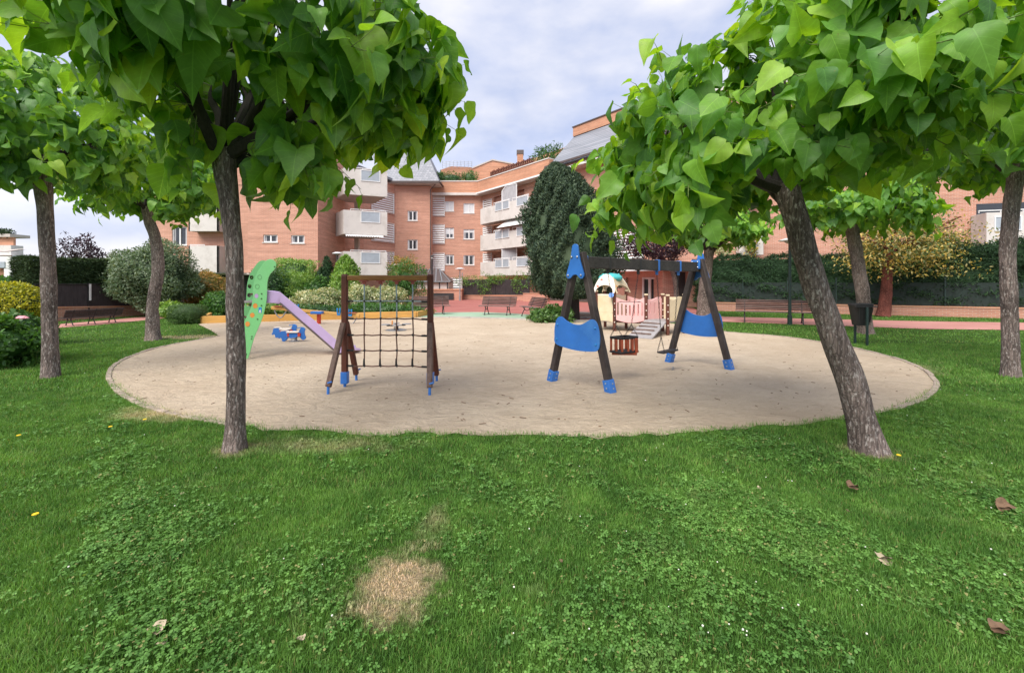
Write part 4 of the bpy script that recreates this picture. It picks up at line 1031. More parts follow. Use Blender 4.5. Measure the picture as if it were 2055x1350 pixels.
# entrance: white-framed glass double door, dark opening beside it, pale canopy
a, b, c, d = doors; mb = MB(); f_ = .12; mid = (a+b)/2; L_ = b-a
dl = (sW.u(1288), sW.u(1318)); 
mb = MB()
for (x0, x1) in ((dl[0], dl[0]+f_), ((dl[0]+dl[1])/2-.1, (dl[0]+dl[1])/2+.1), (dl[1]-f_, dl[1])): sbox(mb, sW, x0, x1, 0.02, d-.15, -.14, -.04)
sbox(mb, sW, dl[0], dl[1], d-.15, d-.02, -.14, -.04); dr = emit(mb, 'door', 'panel', RW, smooth=False)
mb = MB(); sbox(mb, sW, dl[0]+.02, dl[1]-.02, .04, d-.05, -.19, -.16); emit(mb, 'door_glass', 'glass', dr, smooth=False)
mb = MB(); sbox(mb, sW, a, dl[0]-.02, 0.01, d, -.32, -.22); emit(mb, 'entrance_wall', 'brick_low', RW, smooth=False); mb = MB(); sbox(mb, sW, dl[1]+.02, b, .01, d, -.32, -.22); emit(mb, 'entrance_wall', 'brick_low', RW, smooth=False)
mb = MB(); sbox(mb, sW, sW.u(1240), sW.L+.5, 2.30, 2.56, -.1, 1.6); emit(mb, 'canopy', 'white', RW, smooth=False)
mb = MB(); sbox(mb, sW, sW.u(1100), sW.u(1230), 0.02, 2.1, .02, .06); emit(mb, 'ground_floor_shutter', 'gutter', RW, smooth=False)

# ------------------------------------------------------------------ nearest right block, behind the hedge
RB = root('apartment_building', (18, 26, 0), 'brick block with pale boxed balconies rising behind the dark hedge at the right', 'building')
s1 = Seg((X_(1330, 27.6), 27.6), (X_(2160, 22.0), 22.0))
r1_ = lambda *w: wpx(s1, *w)
hB = [r1_(1560, 380, 1600, 420), r1_(1800, 260, 1850, 310), r1_(1640, 425, 1670, 455)]
hB = [h for h in hB]
facade(RB, s1, 0, 13.2, hB)
for h in hB: window(RB, s1, h)
mb = MB(); sbox(mb, s1, -.3, s1.L+2, 13.2, 13.5, -1, .6); emit(mb, 'eaves', 'panel', RB, smooth=False)
s0 = Seg((s1.A.x-.1, 31), (s1.A.x, 27.6)); facade(RB, s0, 0, 13.2)
for (x0, x1, yt, yb) in ((1475, 1521, 468, 512), (1945, 2110, 427, 492), (1945, 2110, 235, 305), (1475, 1521, 350, 395)):
    pa, pb = s1.p(s1.u(x0)+.0, 0, 1.2), s1.p(s1.u(x1)-.0, 0, 1.2); q0, q1 = s1.p(s1.u(x0)+.05, 0, .03), s1.p(s1.u(x1)-.05, 0, .03)
    k = (x1-x0) > 80; zt, zb = Z_(yt, pa.y), Z_(yb, pa.y)
    balcony(RB, [tuple(q0[:2]), tuple(pa[:2]), tuple(pb[:2]), tuple(q1[:2])], zb, zt, rails=[(1, x0+20, x1-8, zt+.12)] if k else [], glass=[(1, x0+50, x0+105, zt-.95, zt-.2)] if k else [], back=[], mat='panel')
    r = (s1.u(x0)+.3, s1.u(x1)-.3, zb+.2, zb+2.3)
    mb = MB(); sbox(mb, s1, *r, .004, .03); emit(mb, 'balcony_door', 'glass', RB, smooth=False)
# entrance wall at ground level: brick and dark doorway
mb = MB(); sbox(mb, s1, s1.u(1352), s1.u(1375), .01, 2.2, .01, .04); emit(mb, 'dark_doorway', 'room', RB, smooth=False)
mb = MB(); sbox(mb, s1, s1.u(1398), s1.u(1440), .01, 2.35, .01, .05); emit(mb, 'wooden_door', 'redwood', RB, smooth=False)
mb = MB(); sbox(mb, s1, s1.u(1330), s1.u(1470), 2.36, 2.56, 0, 1.3); emit(mb, 'canopy', 'white', RB, smooth=False)

# ------------------------------------------------------------------ far left building
FL = root('apartment_building', (-71, 60, 0), 'distant peach brick building with white glazed balconies at the far left edge', 'building')
s = Seg.px(-200, 60, 27, 60); facade(FL, s, 0, Z_(474, 60), mat='brick_orange')
s2 = Seg.px(27, 60, 55, 63); facade(FL, s2, 0, Z_(510, 60), mat='brick_orange')
mb = MB(); sbox(mb, s, 2, s.L+.1, Z_(476, 60), Z_(470, 60), -2, .5); emit(mb, 'parapet', 'soffit', FL, smooth=False)
def fb(x0, x1, yt, yb, Y, m_='white', n='balcony'): 
    mb = MB(); s = Seg.px(x0, Y, x1, Y); sbox(mb, s, 0, s.L, Z_(yb, Y), Z_(yt, Y), -1.5, 0); return emit(mb, n, m_, FL, smooth=False)
fb(-40, 22, 514, 538, 58); fb(-40, 9, 525, 537, 57.9, 'glass_blue', 'glass_panel'); fb(-40, 22, 492, 512, 59, 'panel', 'glazed_bay'); fb(24, 46, 523, 542, 58, 'panel'); fb(25, 44, 512, 522, 58.2, 'glass_blue', 'glass_panel')
fb(8, 24, 539, 560, 58, 'white', 'pillar'); fb(46, 56, 520, 560, 59, 'white', 'pillar'); fb(-40, 9, 541, 552, 58.6, 'brick_orange', 'lower_wall')
mb = MB(); sx = Seg.px(22, 58, 56, 56); mb.add([sx.p(0, Z_(500, 58), -.3), sx.p(sx.L*.75, Z_(500, 58), -.3), sx.p(sx.L, Z_(508, 57), 2), sx.p(.2, Z_(504, 57), 2)], [(0, 1, 2, 3)]); mb.add([sx.p(0, Z_(502, 58), -.3), sx.p(sx.L*.75, Z_(502, 58), -.3), sx.p(sx.L, Z_(509, 57), 2), sx.p(.2, Z_(505.5, 57), 2)], [(3, 2, 1, 0)]); emit(mb, 'awning', 'soffit', FL, smooth=False)
for px_ in (0, 14, -14): c = P(px_, 468, 60); bush('', '', '', c, (.9, .5, .6), 300, .3, 'hedge', parent=FL, part='terrace_plants', core=.6, ground=c.z-.6, stem=False)

# ------------------------------------------------------------------ glazed entrance pavilion, bushes, low walls
EP = root('entrance_pavilion', (-7, 38, 0), 'small pavilion with gabled metal-ribbed glass roof and beige wall panels', 'pavilion')
Yp = 37.5; s = Seg.px(818, Yp, 900, Yp)
mb = MB(); sbox(mb, s, 0, s.L, .9, Z_(567, Yp), -3, 0); emit(mb, 'wall_panel', 'panel', EP, smooth=False)
mb = MB()
for q in (836, 848, 882, 898): u = s.u(q); sbox(mb, s, u-.04, u+.04, .3, Z_(566, Yp), .003, .05)
sbox(mb, s, 0, s.L, Z_(567, Yp), Z_(565, Yp), -3, .06); emit(mb, 'post', 'iron', EP, smooth=False)
mb = MB(); a = s.p(-.2, Z_(565, Yp), .3); b = s.p(s.L+.2, Z_(565, Yp), .3); r0 = s.p(s.u(834), Z_(545, Yp)+.25, -2.0); r1__ = s.p(s.u(877), Z_(545, Yp)+.25, -1.3); bb = s.p(s.L+.2, Z_(565, Yp), -3); aa = s.p(-.2, Z_(565, Yp), -3)
mb.add([a, b, r1__, r0, bb, aa], [(0, 1, 2, 3), (1, 4, 2), (4, 5, 3, 2), (5, 0, 3), (5, 4, 1, 0)]); rf = emit(mb, 'roof', 'gutter', EP, smooth=False)
mb = MB()
for q in range(7):
    t_ = q/6; mb.bar(a.lerp(b, t_*.82)+Vector((0, -.02, .03)), r0.lerp(r1__, t_)+Vector((0, -.02, .05)), .07, .05)
mb.bar(a+Vector((0, -.02, 0)), b+Vector((0, -.02, 0)), .08, .08); mb.bar(b, r1__, .08, .07); emit(mb, 'roof_rib', 'galv', rf, smooth=False)
mb = MB(); sbox(mb, s, -.5, s.L+1.2, 0, .86, -1, .5); emit(mb, 'base_wall', 'brick_low', EP, smooth=False)
mb = MB(); sbox(mb, s, -.5, s.L+1.25, .86, .96, -1, .56); emit(mb, 'ledge', 'brick_orange', EP, smooth=False)
mb = MB(); sbox(mb, s, s.u(870), s.u(912), .03, .60, .505, .60); emit(mb, 'planter_grille', 'iron', EP, smooth=False)
s = Seg.px(902, 43.6, 928, 43.4)
LS = root('louvre_wall', s.p(0, 0), 'white slatted screen beside the pavilion, at the foot of the middle block', 'screen')
mb = MB(); sbox(mb, s, 0, s.L, .2, Z_(556, 43), -.3, -.16); emit(mb, 'wall', 'brick_low', LS, smooth=False); louvre(LS, s, (.1, s.L-.1, .5, 1.9), .12, .2)
mb = MB(); mb.bar(s.p(s.L+.05, 0, .3), s.p(s.L+.05, 2.5, .3), .08, .08); emit(mb, 'post', 'galv', LS)

def low_wall(label, A, B, z1a, z1b, th=.3, mat='brick_low', cop='brick_orange', name='brick_wall'):
    A = Vector((A[0], A[1], 0)); B = Vector((B[0], B[1], 0)); s = Seg(A, B); t = root(name, (A+B)/2, label, 'wall')
    mb = MB(); L = s.L
    vs = [s.p(0, 0), s.p(L, 0), s.p(L, z1b), s.p(0, z1a)]; vs += [p-s.n*th for p in vs]
    mb.add(vs, [(0, 1, 2, 3), (7, 6, 5, 4), (0, 4, 5, 1), (3, 2, 6, 7), (0, 3, 7, 4), (1, 5, 6, 2)]); emit(mb, 'wall', mat, t, smooth=False)
    mb = MB(); mb.bar(s.p(-.02, z1a+.03, -th/2), s.p(L+.02, z1b+.03, -th/2), th+.06, .055); emit(mb, 'coping', cop, t, smooth=False); return t
low_wall('low stepped brick wall in front of the brushwood fence on the red court', (X_(928, 38.5), 38.5), (X_(1052, 36), 36), Z_(593, 38.5)-.02, Z_(593, 36)-.02)
low_wall('taller brick planter end beside the conifer with a dark grille', (X_(1050, 34.5), 34.5), (X_(1100, 33.5), 33.5), .62, .62)
t = root('brushwood_fence', (X_(990, 37.8), 37.8, 0), 'dark brushwood fence with ivy patches on top of the low court wall', 'fence')
s = Seg.px(930, 38.9, 1062, 36.2); mb = MB(); sbox(mb, s, 0, s.L, .3, Z_(561, 38), -.12, -.02)
for q in range(260): u = s.L*(q+rnd.random()*.8)/260; mb.tube([s.p(u, .3, -.01), s.p(u+rnd.uniform(-.02, .02), Z_(561, 38)+rnd.uniform(-.05, .06), 0)], .013, 4)
emit(mb, 'brushwood', 'brezo', t)
mb = MB()
for q in range(5): sbox(mb, s, s.L*q/4-.03, s.L*q/4+.03, .2, Z_(561, 38)+.04, .01, .06)
emit(mb, 'post', 'iron', t)
for (px_, w_, h_, dz) in ((944, 1.3, .45, 0), (976, .8, 1.0, -.35), (1000, .9, .4, .1), (1046, .9, .8, -.1)):
    c = P(px_, 563, 38); bush('climbing_plant', 'bright green climber %s the brushwood fence' % {944: 'spilling over the left end of', 976: 'hanging deepest down', 1000: 'topping the middle of', 1046: 'bunched beside the conifer on'}[px_], 'plant', (c.x, s.Y(s.u(px_))-.1, c.z+dz), (w_, .22, h_), 700, .12, 'ivy', group='climbers on the brushwood fence', core=0, stem=False, amp=.3, ground=.4)

# left: brick wall, dark fence, hedge
low_wall('low brick wall behind the left bench, under the dark fence', (-19.2, 14.4), (-17.0, 21.4), .66, .36)
t = root('mesh_fence', (-17.9, 19, 0), 'dark screened fence panels with a white post below the clipped hedge', 'fence')
s = Seg((-18.45, 16.6), (-17.15, 21.6)); mb = MB(); sbox(mb, s, 0, s.L, .3, 1.50, -.06, -.02); emit(mb, 'screen', 'brezo', t, smooth=False)
mb = MB(); mb.bar(s.p(0, 1.5, 0), s.p(s.L, 1.5, 0), .04, .04)
for q in range(4): sbox(mb, s, s.L*q/3.-.03, s.L*q/3+.03, .1, 1.54, -.01, .04)
emit(mb, 'post', 'iron', t)
mb = MB(); u = s.u(179); sbox(mb, s, u-.03, u+.03, .8, 1.5, .045, .08); emit(mb, 'white_post', 'white', t)
hedge_run('clipped_hedge', 'tall flat-topped clipped hedge above the dark fence at the left', (-18.95, 16.55, 0), (-17.75, 21.8, 0), .9, 1.48, 2.5, 16000, .13, 'hedge', rough=.03)
# right: brick wall, mesh fence, dark hedge
low_wall('long low brick wall behind the right path, at the foot of the dark hedge', (10.4, 23.6), (23.5, 17.8), .42, .42)
t = root('mesh_fence', (16, 21, 0), 'dark green windbreak netting on posts in front of the hedge at the right', 'fence')
s = Seg((10.5, 23.85), (23.6, 18.05)); mb = MB(); sbox(mb, s, 0, s.L, .4, 1.55, -.05, -.02); emit(mb, 'netting', 'mesh_green', t, smooth=False)
mb = MB()
for q in range(8): sbox(mb, s, s.L*q/7-.03, s.L*q/7+.03, .3, 1.8, -.0, .05)
emit(mb, 'post', 'iron_green', t)
hedge_run('cypress_hedge', 'ragged dark green cypress hedge rising over the right wall', (10.6, 24.6, 0), (23.8, 18.8, 0), 1.3, .45, 2.85, 42000, .15, 'hedge_r', rough=.16)
hedge_run('cypress_hedge', 'taller stretch of cypress hedge at the right edge of the garden', (17.6, 21.9, 0), (26, 17.2, 0), 1.2, 2.3, 3.3, 15000, .16, 'hedge_r', rough=.2)
# yellow painted edging of the planting bed
ew = [G(404, 649.5), G(560, 645), G(700, 641), G(834, 637)]
t = root('edging_wall', ew[0], 'low yellow retaining edge between the sand and the shrub bed', 'edging'); mb = MB()
for a, b in zip(ew[:-1], ew[1:]):
    mb.bar(a+Vector((0, .06, .14)), b+Vector((0, .06, .14)), .12, .28)
emit(mb, 'board', 'yellow_wood', t, bevel=.01)
mb = MB(); mb.bar(ew[0]+Vector((-1.2, 2.2, .13)), ew[0]+Vector((0, .06, .13)), .12, .27); mb.bar(ew[-1]+Vector((0.02, .06, .13)), ew[-1]+Vector((.4, 2.2, .13)), .12, .26); emit(mb, 'return_board', 'yellow_wood', t, bevel=.01)
# ------------------------------------------------------------------ swing set
SL, SR, SA = Vector((.64, 6.9, 0)), Vector((1.42, 6.18, 0)), Vector((1.03, 6.54, 2.06))
FLg, FR, FA = Vector((3.11, 8.51, 0)), Vector((3.95, 7.79, 0)), Vector((3.53, 8.15, 2.04))
SW = root('swing_set', (2.28, 7.35, 0), 'dark timber A-frame swing set with bright blue panels and steel feet on the sand', 'swing set')
bd = (FA-SA); bd.z = 0; bd.normalize(); UP = Vector((0, 0, 1))
def rot_frame(a): 
    x = a.normalized(); y = Vector((-x.y, x.x, 0)).normalized(); return x, y
for (L_, R_, A_) in ((SL, SR, SA), (FLg, FR, FA)):
    ax = (R_-L_).normalized()
    for q, sgn in ((L_, -1), (R_, 1)):
        top = A_+ax*sgn*.045+Vector((0, 0, -.02)); mb = MB(); mb.bar(q+Vector((0, 0, .02)), top, .10, .10, up=bd); lg = emit(mb, 'leg', 'timber_dark', SW, bevel=.012)
        d = (top-q).normalized(); mb = MB(); mb.bar(q-d*.06, q+d*.19, .122, .122, up=bd)
        b_ = emit(mb, 'foot_bracket', 'blue', lg, bevel=.006)
        mb = MB(); n = -bd if A_ is SA else -bd
        for h in (.07, .14): mb.ball(q+d*h+n*.062, .013, 8); mb.ball(q+d*h+ax*.062, .013, 8)
        emit(mb, 'bolt', 'galv', lg)
mb = MB(); mb.bar(SA-bd*.02+Vector((0, 0, -.165)), FA+bd*.02+Vector((0, 0, -.165)), .10, .18); emit(mb, 'crossbeam', 'beam_dark', SW, bevel=.01)
def aplate(A_, ax, off, zc):
    pts = [(-.055, .075), (-.04, .12), (0, .138), (.04, .12), (.055, .075), (.085, -.10), (.15, -.30), (.155, -.35), (.125, -.385), (.08, -.375), (.04, -.335), (0, -.325), (-.04, -.335), (-.08, -.375), (-.125, -.385), (-.155, -.35), (-.15, -.30), (-.085, -.10)]
    pts = [p.xy for p in spline([Vector((a, b, 0)) for a, b in pts], 3)]
    return frame_mat(A_+off+Vector((0, 0, -.03)), ax), pts
ax = (SR-SL).normalized()
fm, pts = aplate(SA, ax, -bd*.085, 0); mb = MB(); mb.plate([pts], .03, fm); hp = emit(mb, 'head_plate', 'blue', SW, bevel=.004)
mb = MB()
for (x, z) in ((-.115, -.335), (.115, -.335), (-.05, -.06), (.05, -.06)): mb.ball(SA-bd*.105+ax*x+Vector((0, 0, z-.03)), .017, 10)
emit(mb, 'bolt', 'steel', hp)
fm, pts = aplate(FA, ax, bd*.085, 0); mb = MB(); mb.plate([pts], .03, fm); emit(mb, 'head_plate', 'blue', SW, bevel=.004)
mb = MB(); c = FA-bd*.075+Vector((0, 0, -.12)); mb.bar(c-ax*.085, c+ax*.085, .045, .17); br = emit(mb, 'corner_bracket', 'blue', SW, bevel=.012)
mb = MB()
for x in (-.05, .05):
    for z in (-.05, .05): mb.ball(c+ax*x-bd*.025+Vector((0, 0, z)), .015, 8)
emit(mb, 'bolt', 'steel', br)
mb = MB(); c = SA+bd*.075+Vector((0, 0, -.14)); mb.bar(c-ax*.08, c+ax*.08, .045, .15); emit(mb, 'corner_bracket', 'blue', SW, bevel=.012)
def side_panel(L_, R_, A_, off, hw):
    ax = (R_-L_).normalized(); mid = (L_+R_)/2
    top = [(-hw+.06, .985), (-hw+.02, .96)]; o = []
    cr = [(-hw, .88), (-hw+.045, 1.02), (-hw+.13, 1.055), (-hw*.45, 1.0), (-.05, .955), (.08, .955), (hw*.45, 1.0), (hw-.13, 1.045), (hw-.05, 1.01), (hw, .88), (hw+.01, .72), (hw-.01, .62), (hw-.09, .575), (0, .56), (-hw+.09, .60), (-hw+.0, .65), (-hw-.005, .75)]
    p = [q.xy for q in spline([Vector((a, b, 0)) for a, b in cr], 4)]
    mb = MB(); mb.plate([p], .022, frame_mat(mid+off, ax)); pn = emit(mb, 'side_panel', 'blue', SW, bevel=.005)
    mb = MB(); sg = -1 if off.dot(bd) < 0 else 1
    for (x, z) in ((-hw+.06, .93), (hw-.06, .92), (-hw+.045, .70), (hw-.05, .68)): mb.ball(mid+off+ax*x+Vector((0, 0, z))+bd*sg*.012, .018, 10)
    emit(mb, 'bolt', 'blue_light', pn)
side_panel(SL, SR, SA, -bd*.068, .40); side_panel(FLg, FR, FA, bd*.068, .39)
def chain(mb, a, b, link=.035, r=.0035):
    a = Vector(a); b = Vector(b); n = max(2, int((b-a).length/link)); d = (b-a).normalized(); s1 = d.orthogonal().normalized(); s2 = d.cross(s1)
    for i in range(n):
        c = a+d*(i+.5)*(b-a).length/n; s_ = s1 if i % 2 else s2; h = link*.62
        mb.tube([c-d*h+s_*.0, c-d*h*.5+s_*.010, c+d*h*.5+s_*.010, c+d*h, c+d*h*.5-s_*.010, c-d*h*.5-s_*.010, c-d*h], r, 4, False)
def beam_pt(t): return SA.lerp(FA, t)+Vector((0, 0, -.165))
for t in (.20, .44, .60, .80):
    c = beam_pt(t); mb = MB(); mb.bar(c-ax*0-bd*.02, c+bd*.02, .115, .195); mb.bar(c+Vector((0, 0, -.13))-bd*.018, c+Vector((0, 0, -.13))+bd*.018, .04, .07); emit(mb, 'hanger_bracket', 'iron' if t < .5 else 'blue', SW, bevel=.004)
# cradle seat swing
cs = beam_pt(.325); zt, zb = .685, .455
BS = root('cradle_swing', (cs.x, cs.y, zb), 'red slatted toddler cradle swing on chains under the left half of the beam', 'swing seat')
mb = MB(); tw = .175
def quad_ring(mb, c, hx, hy, w, h, dx=bd, dy=ax):
    P4 = [c+dx*a*hx+dy*b*hy for a, b in ((-1, -1), (1, -1), (1, 1), (-1, 1))]
    for i in range(4): mb.bar(P4[i], P4[(i+1) % 4], w, h)
    return P4
q4 = quad_ring(mb, Vector((cs.x, cs.y, zt)), tw, .115, .03, .04); emit(mb, 'top_rail', 'rubber', BS, bevel=.01)
mb = MB()
for i in range(4):
    a, b = q4[i], q4[(i+1) % 4]
    for t in ((.06, .35, .65) if i % 2 == 0 else (.06, .5)): p = a.lerp(b, t); mb.bar(p+Vector((0, 0, -.02)), p+Vector((0, 0, -(zt-zb)+.01)), .034, .034)
emit(mb, 'spindle', 'redwood', BS, bevel=.006)
mb = MB(); c0 = Vector((cs.x, cs.y, zb)); mb.bar(c0-bd*.21, c0+bd*.21, .26, .03); emit(mb, 'seat', 'rubber', BS, bevel=.01)
mb = MB(); mb.bar(c0-bd*.13-ax*.12+Vector((0, 0, -.035)), c0+bd*.13+ax*.13+Vector((0, 0, -.035)), .05, .05); mb.bar(c0+bd*.12+ax*.13+Vector((0, 0, -.02)), c0+bd*.11+ax*.125+Vector((0, 0, .22)), .05, .05); emit(mb, 'front_bar', 'redwood', BS, bevel=.008)
mb = MB()
for t, s_ in ((.20, -1), (.44, 1)):
    hp_ = beam_pt(t)+Vector((0, 0, -.15)); j = Vector((cs.x, cs.y, zt+.20))+bd*s_*tw*1.0; hp2 = Vector((j.x, j.y, hp_.z)).lerp(hp_, .6)
    mb = MB(); chain(mb, hp_, j)
    for k in (-1, 1): chain(mb, j, Vector((cs.x, cs.y, zt+.01))+bd*s_*tw+ax*k*.115, .03)
    emit(mb, 'chain', 'iron', BS)
# flat seat swing
fs_ = beam_pt(.70); z0 = .36
FS = root('flat_swing', (fs_.x, fs_.y, z0), 'flat dark board swing hanging on thin chains near the far legs of the frame', 'swing seat')
mb = MB(); c0 = Vector((fs_.x, fs_.y, z0)); mb.bar(c0-bd*.205+Vector((0, 0, -.012)), c0+bd*.205+Vector((0, 0, .012)), .15, .03); emit(mb, 'seat', 'rubber', FS, bevel=.012)
mb = MB()
for t, s_ in ((.60, -1), (.80, 1)):
    hp_ = beam_pt(t)+Vector((0, 0, -.15)); j = c0+bd*s_*.18+Vector((0, 0, .26)); mb = MB(); chain(mb, hp_, j)
    for k in (-1, 1): chain(mb, j, c0+bd*s_*.185+ax*k*.06+Vector((0, 0, .01)), .03)
    emit(mb, 'chain', 'iron', FS)

# ------------------------------------------------------------------ climbing net frame
CN = root('climbing_net', (-1.87, 6.5, 0), 'reddish timber frame with a rope climbing net and blue feet in the sand', 'climbing frame')
pl = [Vector((-2.53, 6.5, 0)), Vector((-1.225, 6.45, 0))]
for i, c in enumerate(pl):
    mb = MB(); mb.bar(c+Vector((0, 0, .19)), c+Vector((0, 0, 1.67)), .085, .085, up=(0, 1, 0)); mb.T = Matrix.Translation(c+Vector((0, 0, 1.67))); mb.tube([(-.042, 0, 0), (.042, 0, 0)], .043, 16); mb.T = None
    po = emit(mb, 'post', 'timber_red', CN, bevel=.012)
    mb = MB(); mb.bar(c+Vector((0, 0, .06)), c+Vector((0, 0, .24)), .10, .10, up=(0, 1, 0)); mb.cyl(c+Vector((0, 0, -.05)), c+Vector((0, 0, .08)), .022, 10); emit(mb, 'foot', 'blue', po, bevel=.006)
    s_ = -1 if i == 0 else 1
    for k in (-1, 1):
        ft = Vector((c.x+(.07*s_ if k < 0 else .03*s_*0+.02), c.y+k*.42, .11)); tp = Vector((c.x+s_*.0, c.y+k*.055, .98))
        mb = MB(); mb.bar(ft, tp, .075, .075, up=(1, 0, 0)); br = emit(mb, 'brace', 'timber_worn' if k < 0 else 'timber_red', CN, bevel=.012)
        mb = MB(); mb.cyl(ft+Vector((0, k*.01, -.16)), ft+Vector((0, 0, .02)), .02, 10); mb.tube([ft+Vector((0, k*.02, .06)), ft+Vector((.06, k*.03, .08))], .012, 8); emit(mb, 'foot', 'blue', br)
mb = MB(); a, b = pl[0]+Vector((.04, 0, 1.655)), pl[1]+Vector((-.04, 0, 1.655)); mb.bar(a, b, .075, .075); emit(mb, 'top_beam', 'timber_beam', CN, bevel=.018)
xs = [X_(px, 6.48) for px in (731, 763.5, 796, 828)]; zs = [Z_(py, 6.48) for py in (604, 639, 672, 703, 734)]
mb = MB()
for x in xs: mb.bar((x-.055, 6.48, 1.610), (x+.055, 6.48, 1.610), .07, .02); mb.box((x, 6.48, 1.585), (.045, .05, .05))
emit(mb, 'rope_clamp', 'clamp', CN, bevel=.004)
def knots(rope, L_):
    for c_, r_ in L_: mb = MB(); mb.ball(c_, r_, 8, (1, .8, 1)); emit(mb, 'knot', 'rubber', rope)
for i, x in enumerate(xs):
    mb = MB(); mb.tube([(x+rnd.uniform(-.004, .004), 6.48, z) for z in (1.58, 1.45, zs[0])]+[(x+.003, 6.48, zs[1])], .011, 8); mb.cur = 1
    pts_ = [(x+.003, 6.48, zs[1])]+[(x+rnd.uniform(-.008, .012), 6.48+rnd.uniform(-.01, .01), z) for z in zs[2:]]; mb.tube([Vector(p) for p in pts_], .0105, 8); mb.cur = 2
    mb.tube([(pts_[-1][0], 6.48, zs[-1]), (pts_[-1][0], 6.48, zs[-1]+.11)], [.019, .012], 8)
    rp_ = emit(mb, 'upright_rope', ['rope_blue', 'rope_brown', 'rubber'], CN); knots(rp_, [((x+.003, 6.48, z), .021) for z in zs])
for j, z in enumerate(zs):
    pts_ = [Vector((pl[0].x+.045, 6.49, z+.0))]+[Vector((x+.003, 6.48, z)) for x in xs]+[Vector((pl[1].x-.045, 6.46, z-.012))]; L = []
    for a, b in zip(pts_[:-1], pts_[1:]): L += [a, a.lerp(b, .5)+Vector((0, 0, -.008*(j > 0)))]
    L.append(pts_[-1]); mb = MB(); mb.tube(L, .010, 8); mb.cur = 1
    mb.tube([pts_[0], pts_[0]+Vector((.09, 0, -.003))], .016, 8); mb.tube([pts_[-1], pts_[-1]-Vector((.09, 0, -.003))], .016, 8); emit(mb, 'cross_rope', ['rope_blue' if j == 0 else 'rope_brown', 'rubber'], CN)

# ------------------------------------------------------------------ slide
hd = Vector((1.36, .42, 0)).normalized()
O = Vector((X_(500, 8.8), 8.8, 0)); s = Seg(tuple((O-hd*1.2)[:2]), tuple((O+hd*1.2)[:2]))
SD = root('slide', (-4.7, 9.1, 0), 'lilac slide with tall curved green leaf-shaped side panels', 'slide')
zc = lambda x, y: (480+x/6.136, 500+y/6.136)
edge_r = [(400, 125), (440, 150), (457, 190), (452, 225), (425, 262), (385, 305), (360, 360), (347, 430), (345, 520), (340, 620), (325, 700), (305, 790), (275, 880), (232, 980), (190, 1080), (155, 1190), (128, 1290), (108, 1345)]
edge_l = [(88, 1340), (70, 1240), (55, 1100), (52, 980), (68, 890), (105, 810), (142, 730), (163, 650), (170, 560), (175, 470), (190, 380), (222, 290), (280, 200), (335, 138)]
ol = []
for x, y in edge_r+edge_l:
    px_, py_ = zc(x, y); u = s.u(px_); ol.append(Vector((u, s.z(px_, py_), 0)))
ol = [p.xy for p in spline(ol, 3)]
def circ(x, y, r, n=20, e=1.25):
    px_, py_ = zc(x, y); u, z = s.u(px_), s.z(px_, py_); k = 8.9/F/6.136; return [(u+math.cos(2*math.pi*i/n)*r*k, z+math.sin(2*math.pi*i/n)*r*k*e) for i in range(n)]
def nudge(L, t): return [(a, b) for a, b in L]
fmn = frame_mat(s.A, s.t); offv = Vector((-.50, .50, 0)); fmf = frame_mat(s.A+offv+Vector((.06, 0, 0)), s.t)
mb = MB(); mb.plate([ol]+[circ(200, 697, 25), circ(163, 812, 25), circ(215, 575, 22)], .025, fmn); pn = emit(mb, 'side_panel', 'green_panel', SD, bevel=.004)
for (x, y, r, m_) in ((200, 697, 24, 'orange'), (163, 812, 24, 'orange'), (215, 575, 21, 'lilac'), (106, 920, 24, 'orange')):
    mb = MB(); mb.plate([circ(x, y, r)], .02, frame_mat(s.A+s.n*(.004 if y < 900 else .012), s.t)); emit(mb, 'spot', m_, pn)
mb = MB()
for (x, y) in ((255, 345), (225, 460)): mb.plate([circ(x, y, 23), circ(x, y, 20)], .006, frame_mat(s.A+s.n*.013, s.t))  # engraved outlines of the same green, groove shade painted as a darker ring
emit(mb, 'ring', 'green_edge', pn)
mb = MB()
for (x, y) in ((437, 215), (278, 548), (275, 608), (275, 692), (228, 860), (158, 1073), (154, 1102), (88, 1290)):
    p = s.p(s.u(zc(x, y)[0]), s.z(*zc(x, y)), .012); mb.ball(p, .017, 8)
emit(mb, 'bolt', 'green_edge', pn)
mb = MB(); a, b, c, d = s.rect(*zc(242, 716), *zc(278, 784)); sbox(mb, s, a, b, c, d, .0128, .018); st = emit(mb, 'age_sticker', 'blue_light', pn, smooth=False)
mb = MB(); cu = (a+b)/2; mb.plate([[(cu-.012, c+.05), (cu+.012, c+.05), (cu+.016, c+.02), (cu-.016, c+.02)]], .002, frame_mat(s.A+s.n*.020, s.t)); mb.ball(s.p(cu, c+.065, .019), .010, 8, (1, .3, 1)); sbox(mb, s, a+.006, b-.006, c+.004, c+.013, .0185, .0205); emit(mb, 'sticker_figure', 'offwhite', st)
# far panel, with open holes
mb = MB()
def circf(x, y, r): return [(u, z) for u, z in circ(x+66, y, r)]
mb.plate([ol]+[circf(170, 345, 23), circf(145, 460, 23), circf(138, 575, 23), circf(122, 690, 22)], .025, fmf); emit(mb, 'side_panel', 'green_panel', SD, bevel=.004)
# rungs between the two panels
mb = MB()
for x, y in ((75, 1150), (85, 1000), (120, 850), (200, 700), (225, 560)):
    p = s.p(s.u(zc(x, y)[0]), s.z(*zc(x, y)), -.01); mb.tube([p, p+offv*.98+Vector((.06, 0, 0))], .018, 8)
emit(mb, 'rung', 'timber_red', SD)
